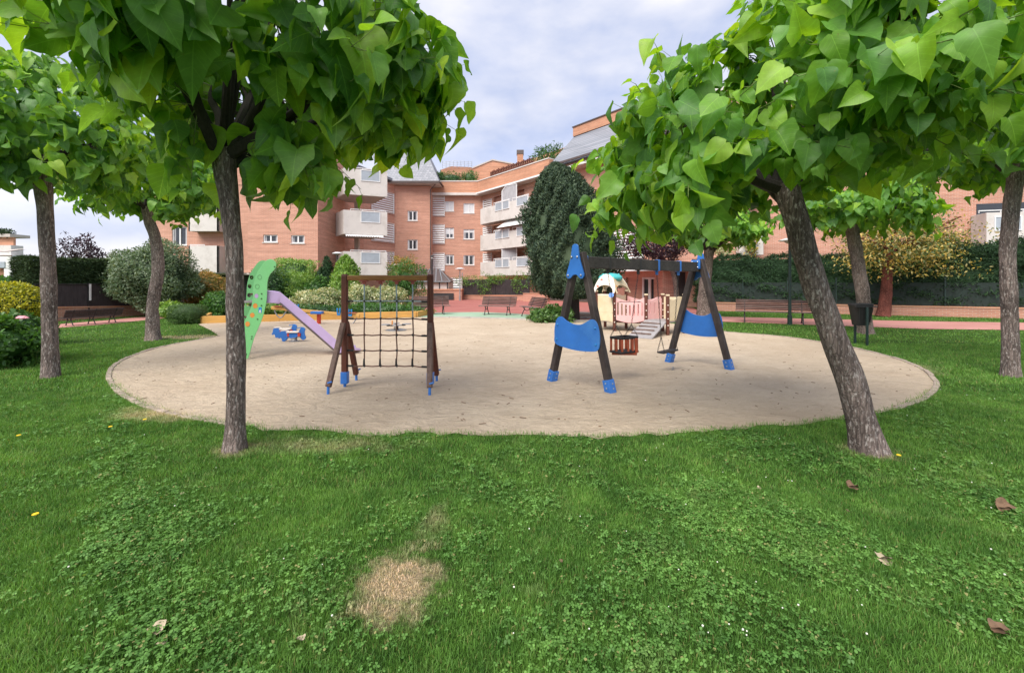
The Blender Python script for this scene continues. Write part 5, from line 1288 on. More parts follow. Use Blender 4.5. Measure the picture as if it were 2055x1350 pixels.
# chute
def cp(px_, py_, Y): return P(px_, py_, Y)
k = [(cp(534, 596, 8.93)), cp(560, 597, 9.02), cp(690, 702, 9.35), cp(724, 708, 9.55)]
k = [Vector((p.x, p.y, p.z)) for p in k]; k[3].z = .06; k[2].z = .11
wv = Vector((-.30, .50, 0)); prof = [(0, .13), (0, -.11), (.02, -.125), (.98, -.125), (1, -.11), (1, .13), (.96, .13), (.95, -.07), (.05, -.07), (.04, .13)]
Ls = [k[0]-hd*.05, k[0].lerp(k[1], .6), k[1]+Vector((.02, .01, -.015)), k[1].lerp(k[2], .5), k[2]+Vector((-.10, -.03, .05)), k[2]+Vector((.05, .02, .0)), k[3]]
mb = MB(); vs = []
for i, p in enumerate(Ls):
    sc = 1.0 if i < 5 else .45
    if i == 6: sc = .25
    for (a, b) in prof: vs.append(p+wv*a+Vector((0, 0, b*sc+(0 if i < 5 else .02))))
n = len(prof); fs2 = [(i*n+j, (i+1)*n+j, (i+1)*n+(j+1) % n, i*n+(j+1) % n) for i in range(len(Ls)-1) for j in range(n)]+[tuple(range(n)), tuple(reversed([(len(Ls)-1)*n+j for j in range(n)]))]
mb.add(vs, fs2); emit(mb, 'chute', 'lilac', SD, bevel=.006)
mb = MB(); mb.bar(k[1]+Vector((.02, 0, -.115)), k[2]+Vector((-.12, -.02, -.07)), .03, .035); mb.bar(k[1]+Vector((.02, 0, -.115))+wv, k[2]+Vector((-.12, -.02, -.07))+wv, .03, .035); emit(mb, 'support_rail', 'gutter', SD)
mb = MB(); pp = k[0]+Vector((-.25, -.02, 0)); mb.bar(pp+wv*.5-hd*.15+Vector((0, 0, -.1)), pp+wv*.5+hd*.3+Vector((0, 0, -.1)), .5, .04); emit(mb, 'platform', 'grip', SD)

# ------------------------------------------------------------------ spring riders
def rider(Yb, x0px, label):
    z3 = lambda x, y: (480+x/6.136, 500+y/6.136)
    Y = 11.4; dx = X_(x0px, Yb)-X_(588, Y); dy = Yb-Y
    t = root('spring_rider', (X_(588, Y)+dx, Yb, 0), label, 'spring rider', 'blue animal spring riders')
    def plate(pts, m_, nm, th=.03, yo=0, par=t, bev=.004):
        L = [(X_(z3(a, b)[0], Y)+dx, Z_(z3(a, b)[1], Y)) for a, b in pts]; L = [p.xy for p in spline([Vector((a, b, 0)) for a, b in L], 3)]
        mb = MB(); mb.plate([L], th, Matrix.Translation((0, Y+dy+yo, 0)) @ Matrix.Rotation(R(90), 4, 'X')); return emit(mb, nm, m_, par, bevel=bev)
    h = plate([(484, 1088), (498, 1062), (506, 1020), (528, 1003), (570, 1000), (602, 1006), (610, 1045), (602, 1085), (588, 1112), (566, 1130), (536, 1132), (528, 1104), (512, 1086), (498, 1098)], 'blue', 'head', .04)
    plate([(512, 1000), (545, 990), (600, 1000), (612, 1015), (575, 1003), (530, 1008)], 'offwhite', 'mane', .05, 0, h, 0)
    plate([(745, 1000), (765, 965), (790, 960), (814, 985), (806, 1010), (808, 1050), (822, 1088), (806, 1112), (778, 1112), (752, 1085), (738, 1050)], 'blue', 'hindquarters', .04)
    plate([(636, 1032), (735, 1034), (735, 1070), (690, 1086), (640, 1088)], 'blue', 'body', .16)
    c0, c1 = z3(600, 1018), z3(745, 1018); mb = MB(); mb.bar((X_(c0[0], Y)+dx, Yb, Z_(c0[1], Y)), (X_(c1[0], Y)+dx, Yb, Z_(c1[1], Y)), .22, .03); emit(mb, 'seat', 'offwhite', t, bevel=.01)
    mb = MB()
    for q in (620, 750): a = z3(q, 1050); mb.box((X_(a[0], Y)+dx, Yb, Z_(a[1], Y)), (.055, .17, .085))
    emit(mb, 'red_block', 'red', t, bevel=.006)
    mb = MB(); cx = X_(z3(675, 1100)[0], Y)+dx; L = []
    for i in range(50): a = i*.62; L.append((cx+.07*math.cos(a), Yb+.07*math.sin(a), .02+.17*i/49))
    mb.tube(L, .012, 6); emit(mb, 'spring', 'galv', t)
    mb = MB(); mb.tube([(cx, Yb, .0), (cx, Yb, .03)], .12, 16); emit(mb, 'base_plate', 'galv', t)
    mb = MB(); a = z3(742, 985); x_ = X_(a[0], Y)+dx; mb.tube([(x_, Yb-.12, Z_(a[1], Y)+.04), (x_, Yb+.12, Z_(a[1], Y)+.04)], .012, 8); emit(mb, 'handlebar', 'blue_light', t)
    return t
rider(11.4, 588, 'nearer of the two blue animal-shaped spring riders beside the slide')
rider(12.15, 573, 'farther blue animal-shaped spring rider, half hidden by the slide')

# ------------------------------------------------------------------ seesaw
SS = root('seesaw', (X_(640, 16.2), 16.2, 0), 'yellow beam seesaw on a red post with blue handles and metal hoops', 'seesaw')
px0 = SS.location.x; mb = MB(); mb.tube([(px0, 16.2, -.05), (px0, 16.2, .38)], .075, 18); emit(mb, 'post', 'red', SS)
mb = MB(); mb.box((px0, 16.05, .44), (.42, .22, .10)); emit(mb, 'pivot', 'blue', SS, bevel=.02)
a, b = P(545, 617.5, 16.2), P(722, 634, 16.2); mb = MB(); mb.bar(a, b, .10, .12); emit(mb, 'beam', 'yellow_wood', SS, bevel=.02)
for t_, hs in ((.06, 1), (.30, 1), (.77, 1), (.90, 1)):
    if t_ in (.06,): continue
    c = a.lerp(b, t_); mb = MB()
    for k_ in (-1, 1): mb.tube([c+Vector((k_*.03, -.07, -.04)), c+Vector((k_*.05, -.08, .10)), c+Vector((k_*.05, -.08, .19))], .028, 8); mb.ball(c+Vector((k_*.05, -.08, .2)), .033, 8)
    mb.bar(c+Vector((-.06, -.08, .0)), c+Vector((.06, -.08, .0)), .03, .06); emit(mb, 'handle', 'blue_light', SS)
for t_ in (.10, .90):
    c = a.lerp(b, t_); mb = MB(); L = [(c.x-.22+.44*q/10, 16.2, c.z-.10-.24*math.sin(math.pi*q/10)) for q in range(11)]; L = [(c.x-.18, 16.2, c.z-.03)]+L+[(c.x+.18, 16.2, c.z-.03)]; mb.tube([Vector(p) for p in L], .022, 8); emit(mb, 'hoop', 'galv', SS)
    mb = MB(); mb.bar(c+Vector((-.2, 0, .09)), c+Vector((.2, 0, .09)), .24, .03); emit(mb, 'seat', 'redwood', SS, bevel=.008)
# ------------------------------------------------------------------ small four-seat spring toy
c = G(795, 663); t = root('spring_platform', c, 'low grey four-armed spring toy with a small yellow grip, behind the net', 'spring rider')
mb = MB(); mb.tube([c+Vector((0, 0, .0)), c+Vector((0, 0, .025))], .34, 24); emit(mb, 'base_plate', 'galv', t)
mb = MB(); mb.tube([c+Vector((.07*math.cos(i*.6), .07*math.sin(i*.6), .025+.12*i/35)) for i in range(36)], .012, 6); emit(mb, 'spring', 'iron', t)
for i in range(4):
    a = i*math.pi/2+.35; d = Vector((math.cos(a), math.sin(a), 0)); mb = MB(); mb.bar(c+Vector((0, 0, .17)), c+d*.30+Vector((0, 0, .17)), .05, .04); ar = emit(mb, 'arm', 'rubber', t)
    mb = MB(); q = c+d*.34; mb.tube([q+Vector((0, 0, .195)), q+Vector((0, 0, .215))], .15, 18); emit(mb, 'seat', 'galv', ar)
mb = MB(); mb.tube([c+Vector((-.12, -.03, .2)), c+Vector((-.12, -.03, .33))], .022, 8); emit(mb, 'grip', 'orange', t)
c = G(1350, 744); mb = MB(); mb.tube([c+Vector((0, 0, -.03)), c+Vector((-.01, 0, .05)), c+Vector((.005, 0, .075)), c+Vector((.02, 0, .06)), c+Vector((.018, 0, .02))], .008, 8)
tag(emit(mb, 'metal_hook', 'galv', loc=c), 'small bent metal hook sticking out of the sand under the flat swing', 'hook')

# ------------------------------------------------------------------ playhouse
PH = root('playhouse', (4, 13.5, 0), 'toddler playhouse with pink bridge panels, yellow walls, arched roof and grey ramp', 'playhouse')
tw_ = dict(FR=(3.29, 13.8), FL=(2.78, 14.15), BR=(3.88, 14.6), BL=(3.25, 15.0)); pr = dict(P2=(4.18, 13.4), P4=(4.62, 12.75), P5=(5.3, 13.2), P3=(4.82, 13.75))
def post(x, y, h):
    mb = MB(); mb.bar((x, y, -.03), (x, y, h-.05), .09, .09, up=(0, 1, 0)); po = emit(mb, 'post', 'timber_red', PH, bevel=.012)
    mb = MB(); mb.bar((x, y, h-.05), (x, y, h), .10, .10, up=(0, 1, 0)); emit(mb, 'post_cap', 'cream', po, bevel=.008)
    mb = MB()
    for q in range(4): mb.ball((x-.005, y-.05, .3+q*.2), .02, 8)
    if h < 1.5: emit(mb, 'bolt_cover', 'offwhite', po)
for k_, v_ in tw_.items(): post(*v_, 1.32)
for k_, v_ in pr.items(): post(*v_, 1.22)
def wallp(a, b, z0, z1, mat, name='side_panel', wave=0, slots=0, th=.025, sag=0, inset=.05):
    s = Seg(a, b); n = 24; U = [inset+(s.L-2*inset)*i/n for i in range(n+1)]
    top = [(u, z1-sag*math.sin(math.pi*i/n)+wave*math.sin(2*math.pi*i/n)) for i, u in enumerate(U)]; bot = [(u, z0-sag*.7*math.sin(math.pi*i/n)) for i, u in enumerate(U)]
    holes = []
    if slots:
        w = (s.L-2*inset)/slots
        for q in range(slots):
            cu = inset+w*(q+.5); r = min(.032, w*.22); zb_ = z0+.22-sag*.4; zt_ = z1-.15-sag*math.sin(math.pi*(q+.5)/slots)
            holes.append([(cu+r*math.cos(a_), zt_+r*math.sin(a_)) for a_ in [i*math.pi/6 for i in range(7)]]+[(cu+r*math.cos(a_), zb_+r*math.sin(a_)) for a_ in [math.pi+i*math.pi/6 for i in range(7)]])
    mb = MB(); mb.plate([bot+top[::-1]]+holes, th, frame_mat(s.A, s.t)); return emit(mb, name, mat, PH, bevel=.003)
T_ = tw_; Q_ = pr
wallp(T_['FL'], T_['FR'], .60, 1.18, 'cream', wave=.02); wallp(T_['FL'], T_['FR'], .30, .58, 'cream', sag=-.04); wallp(T_['FR'], T_['BR'], .35, 1.16, 'cream', wave=.03); wallp(T_['BL'], T_['BR'], .35, 1.0, 'cream')
wallp(T_['FR'], Q_['P2'], .38, 1.10, 'pink', slots=7, sag=.12); wallp(T_['BR'], Q_['P3'], .38, 1.12, 'pink', slots=7, sag=.12)
wallp(Q_['P2'], Q_['P3'], .40, 1.06, 'pink', slots=3, wave=-.05, th=.03); wallp(Q_['P4'], Q_['P5'], .42, 1.10, 'cream', wave=-.05); wallp(Q_['P3'], Q_['P5'], .42, 1.12, 'cream')
mb = MB(); mb.plate([[T_['FL'], T_['FR'], T_['BR'], T_['BL']]], .05, Matrix.Translation((0, 0, .33))); mb.plate([[Q_['P2'], Q_['P4'], Q_['P5'], Q_['P3']]], .05, Matrix.Translation((0, 0, .40))); emit(mb, 'deck', 'grip', PH)
mb = MB(); mb.plate([[(3.35, 13.83), (4.15, 13.45), (4.75, 13.78), (3.9, 14.5)]], .04, Matrix.Translation((0, 0, .30))); emit(mb, 'bridge_deck', 'timber_red', PH)
# ramp with treads
ra, rb_, rc, rd = Vector((4.14, 13.36, .42)), Vector((4.60, 12.78, .42)), Vector((3.86, 11.85, .03)), Vector((3.25, 12.2, .03))
mb = MB(); dn_ = Vector((0, 0, -.04)); mb.add([ra, rb_, rc, rd, ra+dn_, rb_+dn_, rc+dn_, rd+dn_], [(3, 2, 1, 0), (4, 5, 6, 7), (0, 1, 5, 4), (1, 2, 6, 5), (2, 3, 7, 6), (3, 0, 4, 7)]); rp_ = emit(mb, 'ramp', 'grip', PH, smooth=False)
mb = MB()
for q in range(4): t_ = .22+.2*q; a, b = ra.lerp(rd, t_), rb_.lerp(rc, t_); mb.bar(a.lerp(b, .06)+Vector((0, 0, .025)), a.lerp(b, .86)+Vector((0, 0, .025)), .035, .035)
emit(mb, 'tread', 'timber_worn', rp_)
# roof of four leaning arched panels and a turquoise crown
cen = Vector((3.3, 14.4, 0)); cor = [Vector((*T_[k_], 0)) for k_ in ('FL', 'FR', 'BR', 'BL')]
for i in range(4):
    a, b = cor[i], cor[(i+1) % 4]; ex = 1.16; a = cen+(a-cen)*ex; b = cen+(b-cen)*ex; L = (b-a).length; x = (b-a)/L; inn = (cen-(a+b)/2); inn.z = 0; inn.normalize(); y = (inn*.42+Vector((0, 0, .9))).normalized()
    pts_ = [(0, -.12), (.05, -.14), (.09, 0), (L*.3, .11), (L*.5, .14), (L*.7, .11), (L-.09, 0), (L-.05, -.14), (L, -.12), (L*.97, .12), (L*.84, .36), (L*.66, .50), (L*.5, .53), (L*.34, .50), (L*.16, .36), (L*.03, .12)]
    pts_ = [p.xy for p in spline([Vector((u, v, 0)) for u, v in pts_], 3)]
    mb = MB(); mb.plate([pts_], .03, frame_mat(a+Vector((0, 0, 1.36)), x, None, y)); rf = emit(mb, 'roof_panel', ('offwhite', 'cream', 'offwhite', 'cream')[i], PH, bevel=.004)
    if i in (0, 1):
        mb = MB()
        for (u, v) in ((.16, .10), (.30, .34)): mb.plate([[(L*u+.045*math.cos(q*.7), v+.03*math.sin(q*.7)) for q in range(9)]], .008, frame_mat(a+Vector((0, 0, 1.36))-inn*.022, x, None, y))
        emit(mb, 'leaf_motif', 'red' if i == 0 else 'orange', rf, smooth=False)
mb = MB(); mb.ball((cen.x, cen.y, 1.72), .40, 18, (1, 1, .42)); mb.ball((cen.x-.25, cen.y-.1, 1.80), .07, 10); mb.ball((cen.x+.26, cen.y-.05, 1.76), .09, 10, (.6, 1, 1.3)); emit(mb, 'roof_crown', 'turquoise', PH)
mb = MB(); c = Vector((3.20, 13.78, 1.13)); mb.tube([c, c+Vector((-.02, -.06, .02)), c+Vector((-.04, -.10, .04))], [.03, .06, .085], 14); emit(mb, 'speaking_funnel', 'blue', PH)
mb = MB(); a, b = Vector((*T_['FL'], 1.17)), Vector((*T_['FR'], 1.17)); mb.tube([a, b], .022, 10); emit(mb, 'handrail', 'offwhite', PH)

# ------------------------------------------------------------------ benches
def bench(L, wood_m, label, legs=2):
    t = root('park_bench', (0, 0, 0), label, 'bench', 'slatted park benches'); mb = MB()
    for i, (y, z) in enumerate(((-.25, .425), (-.16, .435), (-.07, .435), (.02, .43), (.11, .425))): mb.bar((-L/2, y, z), (L/2, y, z), .075, .032)
    emit(mb, 'seat', wood_m, t, bevel=.006); mb = MB()
    for i in range(6): mb.bar((-L/2, .19+.035*i, .50+.067*i), (L/2, .19+.035*i, .50+.067*i), .028, .060, up=(0, -.5, 1))
    emit(mb, 'backrest', wood_m, t, bevel=.006)
    for q in range(legs):
        x = -L/2+.32+(L-.64)*q/(legs-1); mb = MB()
        mb.tube(spline([Vector((x, -.30, .0)), Vector((x, -.24, .16)), Vector((x, -.16, .32)), Vector((x, -.22, .40))], 4, False), .022, 8)
        mb.tube(spline([Vector((x, .30, .0)), Vector((x, .20, .16)), Vector((x, .10, .32)), Vector((x, .18, .45)), Vector((x, .395, .87))], 4, False), .022, 8)
        mb.tube([(x, -.25, .40), (x, .0, .395), (x, .16, .40)], .022, 8); mb.tube(spline([Vector((x, -.16, .30)), Vector((x, -.03, .24)), Vector((x, .10, .31))], 4, False), .016, 8)
        mb.tube([(x, -.33, .01), (x, -.26, .012)], .028, 8); mb.tube([(x, .26, .012), (x, .34, .01)], .028, 8)
        emit(mb, 'leg', 'iron', t)
    return t
b0 = bench(1.75, 'bench_wood', 'middle bench on the green court edge, seen from the front below the conifer\'s left side')
b0.location = (X_(998, 20.3), 20.6, .012); b0.rotation_euler = (0, 0, R(-17))
def put(src, x, y, rz, label, z=.012):
    c = copy_tree(src); c.location = (x, y, z); c.rotation_euler = (0, 0, R(rz)); c['label'] = label; return c
put(b0, X_(864, 20.6), 20.9, 17, 'slatted bench half hidden behind the right post of the climbing net')
put(b0, X_(1069, 19.4), 19.5, -68, 'bench seen end-on beside the conifer and low juniper')
mb_ = bench(2.55, 'bench_wood', 'long slatted bench by the right path, behind the dark green lamp post', 2)
l_, r__ = G(1484, 645.5), G(1622, 651); mb_.location = (l_+r__)/2+Vector((0, 0, .016)); mb_.rotation_euler = (0, 0, math.atan2((r__-l_).y, (r__-l_).x))
lb = bench(2.35, 'bench_dark', 'dark brown slatted bench with its back to the lawn, before the left brick wall', 3)
lb.location = (-15.75, 16.1, .012); lb.rotation_euler = (0, 0, R(-107.5)); lb.scale = (.76, .7, .66)

# ------------------------------------------------------------------ bin, lamps
bc = G(1727, 692); t = root('litter_bin', bc, 'black plastic litter bin on two dark posts at the edge of the right lawn', 'litter bin')
mb = MB(); n = 24; vs = []
for (z, k_) in ((.50, .66), (.53, .72), (.98, 1.0), (1.0, 1.06), (1.04, 1.06), (1.05, .98), (.97, .94), (.56, .68)):
    for j in range(n):
        a = 2*math.pi*j/n; ca, sa = math.cos(a), math.sin(a); e = .6
        vs.append(bc+Vector((math.copysign(abs(ca)**e, ca)*.235*k_, math.copysign(abs(sa)**e, sa)*.18*k_, z)))
fs2 = [(i*n+j, i*n+(j+1) % n, (i+1)*n+(j+1) % n, (i+1)*n+j) for i in range(7) for j in range(n)]+[tuple(reversed(range(n))), tuple(7*n+j for j in range(n))]
mb.add(vs, fs2); mb.bar(bc+Vector((-.27, -.17, .98)), bc+Vector((.27, -.17, .98)), .05, .03); emit(mb, 'bin_body', 'rubber', t)
mb = MB()
for q in range(5): mb.bar(bc+Vector((-.13+.065*q, -.128, .58)), bc+Vector((-.17+.085*q, -.178, .95)), .012, .012)
emit(mb, 'rib', 'rubber', t)
for x, y in ((.02, .2), (0, -.2)): mb = MB(); mb.bar(bc+Vector((x, y, -.05)), bc+Vector((x, y, .96)), .045, .045); emit(mb, 'post', 'iron_green', t, bevel=.005)
def lamp(x, y, h, r, label, mat, head=.36, hm='white'):
    t = root('street_lamp', (x, y, 0), label, 'lamp post', 'mushroom lamps around the garden'); mb = MB()
    mb.tube([(x, y, -.02), (x, y, .35), (x, y, .36), (x, y, h)], [r*1.5, r*1.45, r, r*.85], 14); emit(mb, 'post', mat, t)
    mb = MB(); mb.tube([(x, y, h), (x, y, h+.06), (x, y, h+.10)], [r*1.2, head*.5, head*.42], 18); emit(mb, 'diffuser', 'panel', t)
    mb = MB(); mb.tube([(x, y, h+.10), (x, y, h+.13), (x, y, h+.20)], [head, head*1.02, head*.45], 20); emit(mb, 'lamp_hood', hm, t)
lamp(X_(1585, 15.9), 15.9, 3.0, .055, 'dark green lamp post in front of the long right bench', 'iron_green')
lamp(X_(677, 27), 27.0, 3.25, .05, 'white-hooded lamp rising behind the yellow-green conical shrub', 'iron', .30)
lamp(X_(798, 33), 33.0, 2.75, .05, 'white-hooded lamp behind the small feathery tree, left of the pavilion', 'iron', .38)
lamp(X_(923, 36), 36.0, 2.55, .05, 'white-hooded lamp beside the louvred screen and brushwood fence', 'galv', .40)
lamp(X_(867, 27), 27.0, 3.05, .06, 'thin black lamp post rising behind the right end of the net beam', 'iron', .12, 'iron')

# ------------------------------------------------------------------ catalpas
def pz(px_, py_, Y): return P(px_, py_, Y)
def sprout(mb, nodes): pass
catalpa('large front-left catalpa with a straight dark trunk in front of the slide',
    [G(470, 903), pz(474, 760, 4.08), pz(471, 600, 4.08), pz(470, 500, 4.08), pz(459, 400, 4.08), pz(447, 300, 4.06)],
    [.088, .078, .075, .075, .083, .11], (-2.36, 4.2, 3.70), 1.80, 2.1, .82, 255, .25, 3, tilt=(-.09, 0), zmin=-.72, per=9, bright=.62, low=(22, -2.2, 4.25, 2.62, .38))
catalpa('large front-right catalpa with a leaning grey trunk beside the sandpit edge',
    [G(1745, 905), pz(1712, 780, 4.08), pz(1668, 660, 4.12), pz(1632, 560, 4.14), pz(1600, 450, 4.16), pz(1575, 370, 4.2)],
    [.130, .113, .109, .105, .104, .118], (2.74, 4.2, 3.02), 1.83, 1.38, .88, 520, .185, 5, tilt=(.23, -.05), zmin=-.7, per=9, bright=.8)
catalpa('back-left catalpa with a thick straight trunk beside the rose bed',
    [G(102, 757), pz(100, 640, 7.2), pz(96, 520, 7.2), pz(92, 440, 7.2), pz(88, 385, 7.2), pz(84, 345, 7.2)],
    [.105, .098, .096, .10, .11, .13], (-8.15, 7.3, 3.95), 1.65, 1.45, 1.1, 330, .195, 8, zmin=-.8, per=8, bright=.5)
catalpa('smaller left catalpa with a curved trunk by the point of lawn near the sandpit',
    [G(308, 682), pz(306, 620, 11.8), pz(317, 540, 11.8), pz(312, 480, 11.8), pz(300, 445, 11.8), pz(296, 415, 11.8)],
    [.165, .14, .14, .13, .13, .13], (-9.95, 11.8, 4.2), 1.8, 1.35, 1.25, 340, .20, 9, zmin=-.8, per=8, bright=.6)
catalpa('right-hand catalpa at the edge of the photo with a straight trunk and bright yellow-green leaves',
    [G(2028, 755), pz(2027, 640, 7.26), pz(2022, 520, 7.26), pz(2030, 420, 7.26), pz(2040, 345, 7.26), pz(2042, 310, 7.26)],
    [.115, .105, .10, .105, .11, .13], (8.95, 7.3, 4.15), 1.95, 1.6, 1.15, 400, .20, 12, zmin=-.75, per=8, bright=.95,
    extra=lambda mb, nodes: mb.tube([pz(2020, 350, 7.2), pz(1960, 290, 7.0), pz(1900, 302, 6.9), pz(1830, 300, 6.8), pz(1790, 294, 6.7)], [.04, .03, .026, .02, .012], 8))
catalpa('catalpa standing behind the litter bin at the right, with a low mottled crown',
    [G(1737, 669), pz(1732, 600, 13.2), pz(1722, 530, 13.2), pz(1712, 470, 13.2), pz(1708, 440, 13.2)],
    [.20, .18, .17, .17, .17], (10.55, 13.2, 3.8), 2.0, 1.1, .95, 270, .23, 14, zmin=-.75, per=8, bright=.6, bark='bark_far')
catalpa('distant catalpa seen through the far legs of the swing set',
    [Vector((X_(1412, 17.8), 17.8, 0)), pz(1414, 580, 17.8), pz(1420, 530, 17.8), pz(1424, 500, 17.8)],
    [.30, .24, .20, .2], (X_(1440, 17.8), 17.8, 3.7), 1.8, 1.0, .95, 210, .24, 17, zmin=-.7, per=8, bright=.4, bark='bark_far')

# ------------------------------------------------------------------ conifer
def conifer(label, base, H, Rm, n, size, mat, name='cypress_tree', z_low=.75, seed=0, apex=(0, 0), sprays=.5):
    t = root(name, base, label, 'tree'); mb = MB(); mb.tube([Vector(base)-Vector((0, 0, .05)), Vector(base)+Vector((.02, 0, H*.35)), Vector(base)+Vector((apex[0], apex[1], H*.8))], [Rm*.13+.05, Rm*.1, .03], 12, True, .2, 1); emit(mb, 'trunk', 'limb', t)
    z = nrs.uniform(0, 1, n)**.85; a = nrs.uniform(0, 2*np.pi, n)
    prof = np.interp(z, [0, .05, .12, .35, .62, .80, .92, 1.0], [.42, .80, .98, 1.0, .90, .66, .40, .05])
    lump = 1+.10*np.sin(a*3+seed+z*9)+.10*np.sin(a*7+z*17+seed*2)+.08*np.sin(a*15-z*37)+.06*np.sin(a*4-z*11+2)
    r = Rm*prof*lump*nrs.uniform(.80, 1.03, n); zz = z_low+(H-z_low)*z
    ax_, ay_ = apex[0]*z**2, apex[1]*z**2
    P_ = np.stack([base[0]+ax_+np.cos(a)*r, base[1]+ay_+np.sin(a)*r, zz+base[2]], 1)
    N = np.stack([np.cos(a), np.sin(a), .25+.6*z], 1); T = N*.6+np.array([0, 0, sprays])+nrs.normal(0, .45, (n, 3))
    v, f, c_, uv = leaves(P_, T, N+nrs.normal(0, .5, (n, 3)), size*nrs.uniform(.5, 1.35, n), SMALL, .4, .3, 0); np_mesh('crown', v, f, c_, mat, t)
    mb = MB(); zs_ = [0.04, .12, .35, .62, .8, .94]; pf = [.5, .8, .84, .77, .52, .2]
    mb.tube([Vector((base[0]+apex[0]*q**2, base[1]+apex[1]*q**2, base[2]+z_low+(H-z_low)*q)) for q in zs_], [Rm*p_ for p_ in pf], 16, True, .2, 3, 1.0); emit(mb, 'crown_core', mat, t)  # solid inner body added so the crown is not see-through
    return t
conifer('broad dark green conifer in a kerbed bed between the benches and the swing set', (2.55, 17.9, .02), 6.45, 1.74, 80000, .115, 'conifer', z_low=.85, apex=(-.75, 0))
conifer('narrow dark cypress left of the yellow-green shrub in the bed', (X_(656, 24.5), 24.5, .02), 2.95, .38, 1600, .13, 'hedge_r', z_low=.1)
conifer('shorter dark cypress in the bed beside the brick wall corner', (X_(646, 24.3), 24.3, .02), 2.3, .40, 1200, .13, 'hedge_r', z_low=.1)
conifer('rounded yellow-green conical shrub in the planting bed', (X_(694, 23.5), 23.5, .02), 2.95, .72, 5200, .15, 'shrub_bright', z_low=.1, name='conical_shrub')
bush('juniper_shrub', 'low spreading juniper at the foot of the big conifer', 'shrub', (X_(1108, 17.0), 17.0, .24), (.86, .6, .32), 2600, .15, 'boxwood', amp=.25, zcut=-.6, stem=False)

# ------------------------------------------------------------------ shrubs
B_ = lambda *a, **k: bush(*a, **k)
B_('olive_shrub', 'large rounded grey-green shrub behind the curved catalpa trunk', 'shrub', (X_(305, 19.5), 19.6, 1.78), (1.80, 1.5, 1.58), 26000,   .105, 'greygreen', amp=.16, corecol='hedge', up=.5)
B_('clipped_ball', 'yellow and green clipped ball shrub at the left edge', 'shrub', (X_(22, 10.5), 10.5, .98), (.66, .62, .60), 7000, .07, 'yellowball', amp=.05, corecol='hedge', core=.86, shell=.88)
B_('clipped_dome', 'small dark clipped dome below the yellow ball shrub', 'shrub', (X_(-2, 9.4), 9.4, .56), (.28, .28, .36), 1800, .05, 'hedge', amp=.05, core=.85, shell=.9)
B_('clipped_dome', 'flat dark clipped mound behind the pink rose', 'shrub', (X_(42, 9.6), 9.6, .62), (.26, .3, .26), 1800, .05, 'hedge', amp=.05, core=.85, shell=.9)
B_('rose_bush', 'leafy green rose bush at the left edge of the lawn', 'bush', (-9.95, 8.05, .42), (.98, .8, .52), 7000, .08, 'shrub', amp=.22, up=.6, rand=.4, shape=ROUND, zcut=-.7)
B_('rose_bush', 'taller dark-leaved rose shoots carrying one pink flower', 'bush', (X_(42, 8.6), 8.6, .55), (.42, .4, .42), 1500, .08, 'plant', amp=.3, up=.6, shape=ROUND)
c = P(44, 638, 8.3); mb = MB()
for i in range(3):
    for j in range(7):
        a = j*.9+i*.4; r_ = .05-.014*i; q = c+Vector((math.cos(a)*r_*1.5, math.sin(a)*r_, i*.012)); mb.ball(q, .036, 8, (1.2, 1, .55))
tag(emit(mb, 'rose_flower', 'petal_p', loc=c), 'pale pink rose bloom above the leaves at the left edge', 'flower')
B_('rusty_shrub', 'orange and olive shrub between the grey-green shrub and the front-left trunk', 'shrub', (X_(418, 21.5), 21.5, 1.10), (1.15, .9, 1.0), 6500, .12, 'rusty', amp=.16)
B_('clipped_bowl', 'bowl-shaped clipped box shrub beside the yellow edging', 'shrub', (X_(372, 16.3), 16.4, .38), (.56, .52, .35), 9000, .04, 'hedge_box', amp=.03, boxy=.55, core=.9, shell=.93)
B_('shrub', 'glossy green shrub right of the clipped bowl, below the rusty shrub', 'shrub', (X_(440, 19.6), 19.6, .52), (.62, .6, .62), 2600, .12, 'shrub', amp=.2)
B_('shrub', 'light green grassy shrub left of the clipped bowl', 'shrub', (X_(342, 18.6), 18.6, .36), (.5, .45, .36), 1400, .13, 'shrub_bright', amp=.25)
B_('box_hedge_shrub', 'bright green square-clipped hedge shrub against the left brick wall', 'shrub', (X_(590, 26.5), 26.5, 1.55), (1.35, .9, 1.42), 9000, .13, 'shrub_bright', amp=.04, boxy=.85, core=.9, corecol='shrub')
B_('bamboo_shrub', 'feathery yellow-green shrub beside the green slide panel', 'shrub', (X_(585, 23.4), 23.4, 1.1), (1.2, .8, 1.0), 5000, .16, 'shrub_bright', amp=.25, shape=LONG, up=.8)
B_('shrub', 'dark green shrub behind the top of the slide', 'shrub', (X_(540, 22.6), 22.6, 1.25), (.9, .8, 1.15), 4000, .14, 'plant', amp=.2)
B_('shrub', 'medium green shrub filling the gap between the feathery shrub and the cone', 'shrub', (X_(641, 24), 23.6, 1.0), (.8, .7, .8), 3600, .13, 'shrub', amp=.22)
B_('shrub', 'bright low shrub showing under the lilac slide', 'shrub', (X_(540, 19.5), 19.6, .42), (.9, .6, .45), 2600, .12, 'shrub_bright', amp=.2)
B_('variegated_shrub', 'cream-variegated shrub left of the climbing net', 'shrub', (X_(638, 21), 21.2, .66), (1.2, .8, .55), 5200, .13, 'variegated', amp=.22, up=.1)
B_('variegated_shrub', 'cream-variegated shrub seen through the left half of the net', 'shrub', (X_(728, 22), 22.0, .80), (.95, .8, .62), 4600, .13, 'variegated', amp=.2, up=.1)
B_('variegated_shrub', 'cream-variegated shrub seen through the right half of the net', 'shrub', (X_(778, 22.4), 22.3, .78), (.95, .8, .52), 4200, .13, 'variegated', amp=.2, up=.1)
B_('ground_shrub', 'low dark green planting behind the yellow edging', 'shrub', (X_(760, 20), 20.2, .28), (1.9, .5, .28), 3200, .12, 'shrub', amp=.2, stem=False)
